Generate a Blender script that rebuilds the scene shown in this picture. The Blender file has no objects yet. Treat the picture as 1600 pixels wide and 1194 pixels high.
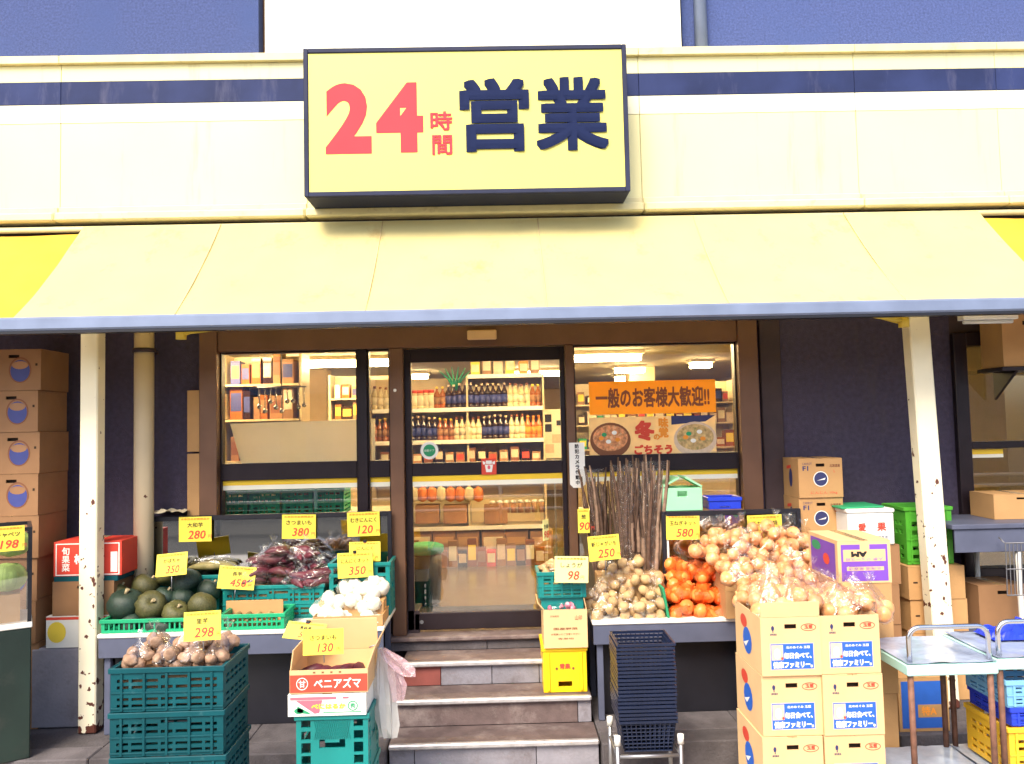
import bpy, bmesh, math, random
from mathutils import Vector, Matrix, noise
R = random.Random(7)
rad = math.radians
SC = bpy.context.scene
COL = SC.collection

# ------------------------------------------------------------ camera, sky, sun, exposure
YAW, PITCH, ROLL, FPX = rad(1.0), rad(3.2), rad(1.3), 1250.0
CAM = Vector((0.0, -6.0, 2.14))
_f = Vector((math.sin(YAW)*math.cos(PITCH), math.cos(YAW)*math.cos(PITCH), math.sin(PITCH)))
_r = Vector((math.cos(YAW), -math.sin(YAW), 0)); _u = _r.cross(_f)
CR = _r*math.cos(ROLL) - _u*math.sin(ROLL)
CU = _r*math.sin(ROLL) + _u*math.cos(ROLL)
cd = bpy.data.cameras.new('camera'); co = bpy.data.objects.new('camera', cd); COL.objects.link(co)
cd.sensor_width = 36; cd.lens = 36*FPX/1600; cd.clip_end = 500; cd.clip_start = .05
m3 = Matrix((CR, CU, -_f)).transposed().to_4x4(); m3.translation = CAM
co.matrix_world = m3; SC.camera = co

SUN_EL, SUN_AZ = 48, -24          # sun high behind the camera, a little to its left
w = bpy.data.worlds.new('World'); SC.world = w; w.use_nodes = True
nt = w.node_tree; bg = nt.nodes['Background']
sky = nt.nodes.new('ShaderNodeTexSky'); sky.sky_type = 'NISHITA'; sky.sun_disc = False
sky.sun_elevation = rad(SUN_EL); sky.sun_rotation = rad(180 + SUN_AZ*-1)
sky.air_density = 1.0; sky.dust_density = 3.0; sky.ozone_density = 1.0
nt.links.new(sky.outputs[0], bg.inputs[0]); bg.inputs[1].default_value = .11
sd = bpy.data.lights.new('sun', 'SUN'); sd.energy = 1.5; sd.angle = rad(24); sd.color = (1, .90, .70)
so = bpy.data.objects.new('sun', sd); COL.objects.link(so)
_d = Vector((math.sin(rad(SUN_AZ))*math.cos(rad(SUN_EL)), -math.cos(rad(SUN_AZ))*math.cos(rad(SUN_EL)), math.sin(rad(SUN_EL))))
so.rotation_euler = _d.to_track_quat('Z', 'Y').to_euler()
so.location = (-4, -9, 12)
vs = SC.view_settings
vs.view_transform = 'Standard'; vs.look = 'None'; vs.gamma = 1; vs.use_curve_mapping = False
vs.exposure = 1.75
SC.render.engine = 'CYCLES'
SC.cycles.use_denoising = True
SC.cycles.max_bounces = 10; SC.cycles.transparent_max_bounces = 24; SC.cycles.diffuse_bounces = 5
SC.cycles.sample_clamp_indirect = 6; SC.cycles.caustics_reflective = False; SC.cycles.caustics_refractive = False

# ------------------------------------------------------------ helpers
def at(px, py, Y):
    """the place in the vertical plane at depth Y that a 1600 px wide picture shows at px, py"""
    a, b = (px-800)/FPX, (597-py)/FPX
    d = _f + CR*a + CU*b
    return CAM + d*((Y-CAM.y)/d.y)
def pxm(n, Y): return n*(Y-CAM.y)/FPX
def L(h):
    h = h.lstrip('#'); v = [int(h[i:i+2], 16)/255 for i in (0, 2, 4)]
    return tuple(c/12.92 if c <= .04045 else ((c+.055)/1.055)**2.4 for c in v)

def mat(name, col, rough=.6, metal=0, var=.12, scale=6, bump=0, bscale=80, spec=.4, dirt=None, dscale=3, damt=.45, trans=0, coat=0, streak=0):
    m = bpy.data.materials.new(name); m.use_nodes = True
    n = m.node_tree; N = n.nodes; b = N['Principled BSDF']
    b.inputs['Roughness'].default_value = rough; b.inputs['Metallic'].default_value = metal
    b.inputs['Specular IOR Level'].default_value = spec
    if coat: b.inputs['Coat Weight'].default_value = coat
    tc = N.new('ShaderNodeTexCoord'); src = tc.outputs['Object']
    nz = N.new('ShaderNodeTexNoise'); nz.inputs['Scale'].default_value = scale; nz.inputs['Detail'].default_value = 6
    n.links.new(src, nz.inputs['Vector'])
    rp = N.new('ShaderNodeValToRGB')
    rp.color_ramp.elements[0].position = .3; rp.color_ramp.elements[1].position = .7
    rp.color_ramp.elements[0].color = (*[c*(1-var) for c in col], 1)
    rp.color_ramp.elements[1].color = (*[min(1, c*(1+var)) for c in col], 1)
    n.links.new(nz.outputs['Fac'], rp.inputs['Fac']); out = rp.outputs['Color']
    oi = N.new('ShaderNodeObjectInfo')
    if dirt is not None:
        n2 = N.new('ShaderNodeTexNoise'); n2.inputs['Scale'].default_value = dscale; n2.inputs['Detail'].default_value = 9
        n2.inputs['Roughness'].default_value = .68
        if streak:
            mp = N.new('ShaderNodeMapping'); mp.inputs['Scale'].default_value = (1, 1, streak); n.links.new(src, mp.inputs['Vector']); n.links.new(mp.outputs['Vector'], n2.inputs['Vector'])
        else: n.links.new(src, n2.inputs['Vector'])
        r2 = N.new('ShaderNodeValToRGB'); r2.color_ramp.elements[0].position = damt; r2.color_ramp.elements[1].position = damt+.22
        r2.color_ramp.elements[0].color = (0, 0, 0, 1); r2.color_ramp.elements[1].color = (1, 1, 1, 1)
        n.links.new(n2.outputs['Fac'], r2.inputs['Fac'])
        mx = N.new('ShaderNodeMix'); mx.data_type = 'RGBA'
        n.links.new(r2.outputs['Color'], mx.inputs['Factor']); n.links.new(out, mx.inputs['A']); mx.inputs['B'].default_value = (*dirt, 1)
        out = mx.outputs['Result']
    hs = N.new('ShaderNodeHueSaturation'); mr = N.new('ShaderNodeMapRange')
    mr.inputs['To Min'].default_value = 1-var*.6; mr.inputs['To Max'].default_value = 1+var*.6
    n.links.new(oi.outputs['Random'], mr.inputs['Value']); n.links.new(mr.outputs['Result'], hs.inputs['Value'])
    n.links.new(out, hs.inputs['Color']); n.links.new(hs.outputs['Color'], b.inputs['Base Color'])
    if bump:
        bn = N.new('ShaderNodeTexNoise'); bn.inputs['Scale'].default_value = bscale; bn.inputs['Detail'].default_value = 4
        n.links.new(src, bn.inputs['Vector'])
        bp = N.new('ShaderNodeBump'); bp.inputs['Strength'].default_value = bump; bp.inputs['Distance'].default_value = .01
        n.links.new(bn.outputs['Fac'], bp.inputs['Height']); n.links.new(bp.outputs['Normal'], b.inputs['Normal'])
    if trans:
        tl = N.new('ShaderNodeBsdfTranslucent'); n.links.new(hs.outputs['Color'], tl.inputs['Color'])
        ms = N.new('ShaderNodeMixShader'); ms.inputs['Fac'].default_value = trans
        n.links.new(b.outputs[0], ms.inputs[1]); n.links.new(tl.outputs[0], ms.inputs[2])
        n.links.new(ms.outputs[0], N['Material Output'].inputs['Surface'])
    return m

def clear(name, tint=(1, 1, 1), gl=.12, rough=.05, edge=.6, body=None, bodyf=0.0, bump=0, bscale=30):
    """thin clear sheet: straight-through light plus a glossy film, stronger at grazing angles"""
    m = bpy.data.materials.new(name); m.use_nodes = True
    n = m.node_tree; N = n.nodes; N.remove(N['Principled BSDF'])
    t = N.new('ShaderNodeBsdfTransparent'); t.inputs[0].default_value = (*tint, 1)
    g = N.new('ShaderNodeBsdfGlossy'); g.inputs['Roughness'].default_value = rough
    lw = N.new('ShaderNodeLayerWeight'); lw.inputs['Blend'].default_value = .25
    mr = N.new('ShaderNodeMapRange'); mr.inputs['To Min'].default_value = gl; mr.inputs['To Max'].default_value = edge
    n.links.new(lw.outputs['Facing'], mr.inputs['Value'])
    ms = N.new('ShaderNodeMixShader'); n.links.new(mr.outputs['Result'], ms.inputs['Fac'])
    base = t.outputs[0]
    if body:
        df = N.new('ShaderNodeBsdfDiffuse'); df.inputs[0].default_value = (*body, 1)
        m2 = N.new('ShaderNodeMixShader'); m2.inputs[0].default_value = bodyf
        n.links.new(t.outputs[0], m2.inputs[1]); n.links.new(df.outputs[0], m2.inputs[2]); base = m2.outputs[0]
    if bump:
        tc = N.new('ShaderNodeTexCoord'); bn = N.new('ShaderNodeTexNoise'); bn.inputs['Scale'].default_value = bscale
        bn.inputs['Distortion'].default_value = 1.5
        n.links.new(tc.outputs['Object'], bn.inputs['Vector'])
        bp = N.new('ShaderNodeBump'); bp.inputs['Strength'].default_value = bump; bp.inputs['Distance'].default_value = .02
        n.links.new(bn.outputs['Fac'], bp.inputs['Height']); n.links.new(bp.outputs['Normal'], g.inputs['Normal'])
    n.links.new(base, ms.inputs[1]); n.links.new(g.outputs[0], ms.inputs[2])
    n.links.new(ms.outputs[0], N['Material Output'].inputs['Surface'])
    return m

def glow(name, col, s):
    m = bpy.data.materials.new(name); m.use_nodes = True; b = m.node_tree.nodes['Principled BSDF']
    b.inputs['Base Color'].default_value = (*col, 1); b.inputs['Emission Color'].default_value = (*col, 1)
    b.inputs['Emission Strength'].default_value = s
    return m

class MB:
    def __init__(s): s.v = []; s.f = []; s.mi = []; s.m = 0; s.sm = set()
    def add(s, vs, fs, smooth=False):
        o = len(s.v); s.v += [tuple(v) for v in vs]
        for f in fs:
            if smooth: s.sm.add(len(s.f))
            s.f.append([o+i for i in f]); s.mi.append(s.m)
        return s
    def box(s, x0, x1, y0, y1, z0, z1, M=None):
        vs = [Vector((x, y, z)) for z in (z0, z1) for y in (y0, y1) for x in (x0, x1)]
        if M is not None: vs = [M @ v for v in vs]
        return s.add(vs, [(0, 2, 3, 1), (4, 5, 7, 6), (0, 1, 5, 4), (2, 6, 7, 3), (0, 4, 6, 2), (1, 3, 7, 5)])
    def quad(s, *p): return s.add(p, [tuple(range(len(p)))])
    def tube(s, path, r, n=8, caps=True):
        path = [Vector(p) for p in path]; rs = r if isinstance(r, (list, tuple)) else [r]*len(path)
        vs = []; fs = []; prev = None
        for i, p in enumerate(path):
            d = (path[min(i+1, len(path)-1)] - path[max(i-1, 0)]).normalized()
            if prev is None:
                a = d.orthogonal().normalized()
            else:
                a = (prev - d*prev.dot(d)); a = a.normalized() if a.length > 1e-6 else d.orthogonal().normalized()
            prev = a; b = d.cross(a)
            for k in range(n):
                t = 2*math.pi*k/n; vs.append(p + (a*math.cos(t)+b*math.sin(t))*rs[i])
        for i in range(len(path)-1):
            for k in range(n):
                fs.append((i*n+k, i*n+(k+1) % n, (i+1)*n+(k+1) % n, (i+1)*n+k))
        s.add(vs, fs, True)
        if caps:
            o = len(s.v)-len(vs)
            s.f.append([o+k for k in range(n)][::-1]); s.mi.append(s.m)
            s.f.append([o+(len(path)-1)*n+k for k in range(n)]); s.mi.append(s.m)
        return s
    def lathe(s, prof, n=12, lob=0, lobn=0, M=None, jit=0, seed=0):
        vs = []; fs = []; rr = random.Random(seed)
        for i, (r, z) in enumerate(prof):
            for k in range(n):
                t = 2*math.pi*k/n; q = r*(1 + lob*(abs(math.sin(lobn*t/2))-.6)) if lobn else r
                q *= 1+rr.uniform(-jit, jit)
                vs.append(Vector((q*math.cos(t), q*math.sin(t), z)))
        if M is not None: vs = [M @ v for v in vs]
        for i in range(len(prof)-1):
            for k in range(n): fs.append((i*n+k, i*n+(k+1) % n, (i+1)*n+(k+1) % n, (i+1)*n+k))
        s.add(vs, fs, True)
        o = len(s.v)-len(vs)
        s.f.append([o+k for k in range(n)][::-1]); s.mi.append(s.m)
        s.f.append([o+(len(prof)-1)*n+k for k in range(n)]); s.mi.append(s.m)
        return s
    def disc(s, c, rx, rz, n=20, y=None, flat=True):
        """flat printed ellipse facing -Y"""
        vs = [Vector((c[0]+rx*math.cos(-2*math.pi*k/n), c[1], c[2]+rz*math.sin(-2*math.pi*k/n))) for k in range(n)]
        return s.add(vs, [tuple(range(n))[::-1]])
    def holed(s, us, vs_, holes, o, ud, vd, t):
        """wall with openings: grid lines us x vs_, holes = set of cells, thickness t along ud x vd"""
        o, ud, vd = Vector(o), Vector(ud), Vector(vd); nd = ud.cross(vd).normalized()*t
        nu, nv = len(us), len(vs_)
        P = lambda i, j, k: o + ud*us[i] + vd*vs_[j] + nd*k
        V = [P(i, j, k) for k in (0, 1) for j in range(nv) for i in range(nu)]
        I = lambda i, j, k: (k*nv + j)*nu + i
        F = []
        sol = lambda i, j: 0 <= i < nu-1 and 0 <= j < nv-1 and (i, j) not in holes
        for i in range(nu-1):
            for j in range(nv-1):
                if not sol(i, j): continue
                F.append((I(i, j, 1), I(i+1, j, 1), I(i+1, j+1, 1), I(i, j+1, 1)))
                F.append((I(i, j, 0), I(i, j+1, 0), I(i+1, j+1, 0), I(i+1, j, 0)))
                if not sol(i-1, j): F.append((I(i, j, 0), I(i, j, 1), I(i, j+1, 1), I(i, j+1, 0)))
                if not sol(i+1, j): F.append((I(i+1, j, 0), I(i+1, j+1, 0), I(i+1, j+1, 1), I(i+1, j, 1)))
                if not sol(i, j-1): F.append((I(i, j, 0), I(i+1, j, 0), I(i+1, j, 1), I(i, j, 1)))
                if not sol(i, j+1): F.append((I(i, j+1, 0), I(i, j+1, 1), I(i+1, j+1, 1), I(i+1, j+1, 0)))
        return s.add(V, F)
    def mesh(s, name, mats):
        me = bpy.data.meshes.new(name); me.from_pydata(s.v, [], s.f)
        mats = mats if isinstance(mats, (list, tuple)) else [mats]
        for m in mats: me.materials.append(m)
        for i, p in enumerate(me.polygons):
            p.material_index = s.mi[i]; p.use_smooth = i in s.sm
        me.update(); return me
    def build(s, name, mats, parent=None, bevel=0, loc=None, rot=None):
        return link(name, s.mesh(name, mats), parent, bevel, loc, rot)

def link(name, me, parent=None, bevel=0, loc=None, rot=None):
    o = bpy.data.objects.new(name, me); COL.objects.link(o)
    if parent: o.parent = parent
    if loc is not None: o.location = loc
    if rot is not None: o.rotation_euler = rot
    if bevel:
        b = o.modifiers.new('bevel', 'BEVEL'); b.width = bevel; b.segments = 1; b.limit_method = 'ANGLE'
    return o
def tag(o, label, cat, group=None):
    o['label'] = label; o['category'] = cat
    if group: o['group'] = group
    return o
def thing(name, label, cat, loc=(0, 0, 0), rotz=0, group=None, rot=None):
    o = bpy.data.objects.new(name, None); COL.objects.link(o); o.empty_display_size = .1
    o.location = loc; o.rotation_euler = rot if rot else (0, 0, rotz)
    return tag(o, label, cat, group)
def struct(o): o['kind'] = 'structure'; return o
def copy_thing(root, loc, rot=None, label=None, group=None):
    r = root.copy(); COL.objects.link(r); r.location = loc
    if rot is not None: r.rotation_euler = rot
    if label: r['label'] = label
    if group: r['group'] = group
    for ch in list(root.children):
        c = ch.copy(); COL.objects.link(c); c.parent = r
        for g in list(ch.children):
            d = g.copy(); COL.objects.link(d); d.parent = c
    return r

# lettering: glyph outlines from the font built into Blender, turned into flat print
_tc = {}
def text_mesh(body, bold=0.0, res=2, spacing=1.0):
    k = (body, bold, spacing); grow = 0
    if body.isdigit() and bold > .02: grow, bold = bold, 0
    if k not in _tc:
        c = bpy.data.curves.new('lettering', 'FONT'); c.body = body; c.resolution_u = res; c.space_character = spacing; c.offset = grow
        o = bpy.data.objects.new('lettering', c); COL.objects.link(o)
        me = None
        kb = 0 if not bold else (4 if res > 3 else 2 if bold > .035 else 1)      # square pen: strokes grow with square ends
        shifts = [(0, 0)] if not bold else [(bold*i/kb, bold*j/kb) for i in range(-kb, kb+1) for j in range(-kb, kb+1) if max(abs(i), abs(j)) == kb or (i, j) == (0, 0)]
        bpy.context.view_layer.update()
        src = bpy.data.meshes.new_from_object(o.evaluated_get(bpy.context.evaluated_depsgraph_get()))
        bpy.data.objects.remove(o); bpy.data.curves.remove(c)
        sv = [v.co.copy() for v in src.vertices]; sf = [list(p.vertices) for p in src.polygons]
        V, F = [], []
        for i, (dx, dy) in enumerate(shifts):
            o2 = len(V); V += [(v.x+dx, v.y+dy, 0.0008*i) for v in sv]; F += [[o2+q for q in f] for f in sf]
        bpy.data.meshes.remove(src)
        xs = [v[0] for v in V]; ys = [v[1] for v in V]
        _tc[k] = (V, F, min(xs), max(xs), min(ys), max(ys))
    return _tc[k]
def text(body, cx, cz, y, w=None, h=None, m=None, parent=None, bold=.0, shear=0, name='lettering', rot=None, spacing=1.0, res=2, side=None):
    """print centred on (cx, cz) in the vertical plane at y, facing -Y; side='L' puts it on the -X face (cx is then depth)"""
    V, F, x0, x1, y0, y1 = text_mesh(body, bold, res, spacing)
    sx = w/(x1-x0) if w else None; sz = h/(y1-y0) if h else None
    sx = sx or sz; sz = sz or sx
    mx, my = (x0+x1)/2, (y0+y1)/2; b = MB()
    if side == 'L':
        vs = [Vector((y - v[2]*sx, cx - (v[0]-mx)*sx, cz + (v[1]-my)*sz)) for v in V]
    else:
        vs = [Vector((cx + (v[0]-mx + shear*(v[1]-my))*sx, y - v[2]*min(abs(sx), .5), cz + (v[1]-my)*sz)) for v in V]
    b.add(vs, F)
    return b.build(name, m, parent)

# ------------------------------------------------------------ materials
M = {}
M['blue_render'] = mat('blue wall render', (.055, .08, .22), .85, var=.25, scale=60, bump=.6, bscale=160, dirt=(.05, .08, .23), dscale=1.2)
M['navy_wall'] = mat('dark navy wall', (.047, .036, .070), .7, var=.2, scale=30, bump=.4, bscale=120, dirt=(.062, .048, .062), dscale=5, damt=.55, streak=.2)
M['brown_wall'] = mat('dark brown wall', (.042, .026, .03), .7, var=.2)
M['white_board'] = mat('white board', (.80, .77, .62), .5, var=.03)
M['frosted'] = mat('frosted board', (.84, .80, .68), .5, var=.03, trans=.55)
M['banner'] = mat('banner cloth', (.88, .47, .03), .5, var=.03, trans=.45)
M['poster_paper'] = mat('poster paper', (.86, .70, .40), .5, var=.12, scale=9, trans=.4)
M['fascia'] = mat('pale yellow fascia', (.74, .68, .36), .45, var=.03, scale=2, dirt=(.52, .43, .2), dscale=7, damt=.56, streak=.10)
M['fascia_white'] = mat('cream white fascia band', (.78, .74, .54), .45, var=.03, dirt=(.62, .54, .34), dscale=7, damt=.6, streak=.1)
M['fascia_lip'] = mat('weathered cream lip', (.68, .60, .33), .5, var=.08, scale=8, dirt=(.38, .29, .17), dscale=9, damt=.58)
M['navy_stripe'] = mat('navy stripe', (.022, .032, .10), .6, spec=.15, var=.25, scale=3, dirt=(.10, .10, .17), dscale=5, damt=.56, streak=.2)
M['sign_frame'] = mat('navy sign frame', (.022, .026, .06), .6, spec=.2, var=.15)
M['sign_face'] = mat('yellow sign face', (.76, .68, .155), .35, var=.02, scale=2)
M['sign_red'] = mat('pinkish red sign print', (.72, .05, .065), .6, spec=.15, var=.03)
M['sign_navy'] = mat('navy sign print', (.010, .017, .062), .7, spec=.1, var=.08)
M['awning'] = mat('cream awning cloth', (.79, .70, .34), .8, var=.04, scale=3, bump=.15, bscale=300, dirt=(.60, .43, .17), dscale=3.5, damt=.57, streak=.35, trans=.42)
M['awning_yellow'] = mat('yellow awning cloth', (.70, .42, .04), .8, var=.12, scale=4, trans=.2)
M['seam'] = mat('awning seam', (.62, .47, .24), .8, var=.1)
M['bar_blue'] = mat('blue grey aluminium bar', (.19, .23, .34), .4, metal=.3, var=.12, scale=5)
M['arm_yellow'] = mat('yellow painted arm', (.72, .52, .06), .45, var=.15)
M['brown_frame'] = mat('bronze brown aluminium', (.16, .082, .05), .4, metal=.2, var=.15, scale=4)
M['dark_frame'] = mat('dark bronze aluminium', (.022, .014, .018), .35, metal=.3, var=.2)
M['black'] = mat('black plastic', (.012, .012, .018), .4, var=.2)
M['stripe_yellow'] = mat('yellow window tape', (.85, .55, .03), .4, var=.03)
M['stripe_white'] = mat('white window tape', (.85, .82, .68), .4, var=.03)
M['concrete'] = mat('grey concrete', (.10, .088, .095), .9, var=.25, scale=7, bump=.5, bscale=60, dirt=(.055, .047, .052), dscale=2.5, damt=.5)
M['concrete_light'] = mat('pale concrete block', (.25, .24, .28), .85, var=.15, scale=8, bump=.4, bscale=50, dirt=(.13, .11, .12), dscale=4, damt=.5)
M['step_top'] = mat('worn purple brown step', (.125, .088, .085), .75, var=.25, scale=9, bump=.3, bscale=60, dirt=(.25, .2, .19), dscale=5, damt=.5)
M['red_tile'] = mat('dull red step tile', (.22, .06, .05), .7, var=.2)
M['nosing'] = mat('worn metal nosing', (.52, .5, .52), .35, metal=.6, var=.2, scale=14, dirt=(.16, .13, .13), dscale=12, damt=.56)
M['asphalt'] = mat('asphalt', (.05, .05, .053), .9, var=.35, scale=90, bump=.6, bscale=200)
M['pave'] = mat('pale bounce paving', (.40, .37, .33), .9, var=.12, scale=3)
M['case_green'] = mat('dark green painted case', (.010, .022, .018), .5, var=.25, scale=4, dirt=(.03, .035, .03), dscale=6, damt=.55)
M['steel'] = mat('brushed steel', (.34, .34, .36), .4, metal=.9, var=.1)
M['grey_paint'] = mat('blue grey painted steel', (.085, .095, .15), .5, var=.15, scale=5, dirt=(.05, .055, .08), dscale=5, damt=.57)
M['table_white'] = mat('white table edge', (.72, .70, .66), .5, var=.08, scale=10)
M['rust'] = mat('rusty brown tube', (.16, .075, .05), .7, var=.3, scale=25)
M['rail_grey'] = mat('dull grey wire', (.16, .16, .18), .5, metal=.4)
M['chrome'] = mat('worn chrome tube', (.7, .7, .74), .18, metal=1, var=.08)
M['wrap'] = mat('cloudy plastic wrap', (.34, .40, .54), .25, var=.3, scale=5, bump=.8, bscale=9, coat=.4)
M['mint'] = mat('pale mint trolley edge', (.45, .72, .66), .4, var=.08)
M['card'] = mat('cardboard', (.47, .265, .11), .8, var=.08, scale=5, bump=.15, bscale=120, dirt=(.42, .23, .1), dscale=3, damt=.6)
M['card_light'] = mat('light cardboard', (.68, .44, .22), .8, var=.06, scale=5)
M['card_dark'] = mat('brown cardboard', (.27, .14, .065), .8, var=.1, scale=5)
M['card_in'] = mat('cardboard inside', (.36, .20, .09), .85, var=.08)
M['tape'] = mat('packing tape', (.46, .30, .14), .2, var=.06, coat=.4)
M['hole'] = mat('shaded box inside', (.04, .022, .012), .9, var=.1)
M['ink_blue'] = mat('blue print', (.02, .11, .50), .6, var=.06, scale=20)
M['ink_navy'] = mat('navy print', (.03, .035, .12), .6, var=.06)
M['ink_red'] = mat('red print', (.62, .06, .035), .6, var=.06)
M['ink_black'] = mat('black print', (.015, .013, .015), .6, var=.05)
M['ink_white'] = mat('white print', (.8, .78, .74), .6, var=.02)
M['ink_tan'] = mat('tan print', (.62, .48, .36), .6, var=.1, scale=40)
M['ink_orange'] = mat('orange print', (.78, .28, .03), .6, var=.06)
M['ink_purple'] = mat('purple print', (.17, .06, .42), .6, var=.08)
M['ink_green'] = mat('green print', (.02, .28, .12), .6, var=.06)
M['ink_pink'] = mat('pink print', (.72, .13, .18), .6, var=.05)
M['ink_yellow'] = mat('yellow print', (.8, .6, .06), .6, var=.05)
M['ink_brown'] = mat('brown print', (.2, .07, .03), .6, var=.06)
M['box_red'] = mat('red carton', (.62, .05, .03), .6, var=.08)
M['box_white'] = mat('white carton', (.72, .72, .68), .6, var=.05)
M['styro'] = mat('pale green foam box', (.34, .76, .44), .7, var=.06)
M['price'] = mat('yellow price card', (.82, .66, .075), .45, var=.04, scale=3)
M['price_pale'] = mat('pale yellow price card', (.85, .77, .30), .45, var=.04)
M['teal'] = mat('teal crate plastic', (.006, .20, .19), .4, var=.15, scale=4, dirt=(.05, .22, .22), dscale=9, damt=.62)
M['teal_dark'] = mat('deep teal crate plastic', (.002, .062, .078), .5, spec=.2, var=.18, scale=4, dirt=(.06, .15, .17), dscale=10, damt=.6)
M['green_crate'] = mat('green basket plastic', (.012, .33, .15), .4, var=.12)
M['leaf_green_crate'] = mat('bright green crate plastic', (.07, .32, .03), .4, var=.1)
M['yellow_crate'] = mat('yellow crate plastic', (.85, .55, .01), .35, var=.08)
M['orange_yellow_crate'] = mat('worn yellow crate plastic', (.8, .46, .03), .4, var=.1)
M['light_blue_crate'] = mat('light blue crate plastic', (.18, .42, .68), .4, var=.1)
M['blue_crate'] = mat('blue crate plastic', (.02, .05, .55), .35, var=.1)
M['blue_tarp'] = mat('blue tarpaulin', (.015, .04, .5), .35, var=.2, bump=.5, bscale=15)
M['navy_basket'] = mat('navy basket plastic', (.007, .013, .04), .35, var=.15)
M['onion'] = mat('onion skin', (.74, .33, .13), .3, var=.25, scale=16, dirt=(.79, .50, .31), dscale=12, damt=.5)
M['onion_net'] = mat('onion skin in net', (.76, .24, .055), .35, var=.2, scale=14)
M['potato'] = mat('potato skin', (.55, .36, .17), .65, var=.2, scale=16, bump=.25, bscale=40, dirt=(.30, .18, .09), dscale=22, damt=.62)
M['taro'] = mat('taro skin', (.34, .20, .125), .7, var=.35, scale=24, bump=.6, bscale=50, dirt=(.52, .36, .26), dscale=14, damt=.5)
M['sweet'] = mat('sweet potato skin', (.115, .022, .035), .45, var=.35, scale=18, bump=.3, bscale=40, dirt=(.30, .14, .11), dscale=11, damt=.60)
M['garlic'] = mat('garlic skin', (.80, .77, .66), .5, var=.08, scale=14, dirt=(.66, .5, .45), dscale=9, damt=.62)
M['ginger'] = mat('ginger skin', (.52, .31, .14), .6, var=.2, scale=14, bump=.3, bscale=40)
M['shallot'] = mat('pink shallot skin', (.62, .16, .24), .4, var=.3, scale=14, dirt=(.76, .62, .55), dscale=10, damt=.52)
M['kabocha'] = mat('dark squash skin', (.018, .036, .026), .42, var=.35, scale=10, bump=.3, bscale=30, dirt=(.075, .085, .04), dscale=9, damt=.56)
M['kabocha_olive'] = mat('olive squash skin', (.07, .068, .022), .45, var=.35, scale=10, bump=.3, bscale=30, dirt=(.17, .12, .045), dscale=7, damt=.54)
M['stem'] = mat('dry squash stem', (.38, .30, .17), .8, var=.2)
M['cabbage'] = mat('cabbage leaf', (.36, .50, .13), .5, var=.2, scale=9, bump=.4, bscale=14)
M['burdock'] = mat('burdock skin', (.085, .045, .028), .7, var=.4, scale=30, dirt=(.22, .14, .09), dscale=20, damt=.56)
M['burdock_pale'] = mat('pale burdock tip', (.27, .17, .115), .7, var=.3, scale=30)
M['film'] = clear('clear plastic bag', gl=.07, rough=.16, edge=.45, bump=.45, bscale=22)
M['film_white'] = clear('milky plastic bag', gl=.08, rough=.25, edge=.4, body=(.8, .78, .76), bodyf=.42, bump=.8, bscale=30)
M['film_pink'] = clear('pinkish plastic bag', gl=.12, rough=.2, edge=.5, body=(.8, .5, .56), bodyf=.35, bump=.8, bscale=30)
M['net_white'] = clear('white net', gl=.02, rough=.5, edge=.1, body=(.9, .88, .78), bodyf=.12)
M['net_orange'] = clear('orange net', tint=(1, .72, .5), gl=.03, rough=.4, edge=.12, body=(.86, .20, .03), bodyf=.22)
M['film_dull'] = clear('thin plastic sleeve', gl=.04, rough=.14, edge=.22, bump=1.0, bscale=26)
M['glass'] = clear('window glass', gl=.125, rough=.0, edge=.75)
M['glass_dark'] = clear('smoky stand glass', tint=(.42, .46, .5), gl=.6, rough=.03, edge=.9)
M['glass_unlit'] = clear('dim shop glass', tint=(.6, .62, .6), gl=.10, rough=.0, edge=.75)
M['floor'] = mat('cream shop floor', (.12, .085, .03), .25, var=.06)
M['ceil'] = mat('white ceiling', (.46, .40, .28), .8, var=.03)
M['inwall'] = mat('cream shop wall', (.46, .34, .20), .8, var=.05)
M['shelf'] = mat('cream shelf metal', (.55, .45, .29), .4, var=.05)
M['lamp'] = glow('fluorescent tube', (1, .75, .36), 33)
M['mat_rubber'] = mat('rubber door mat', (.03, .022, .022), .9, var=.3, scale=80, bump=.6, bscale=200)
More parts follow.
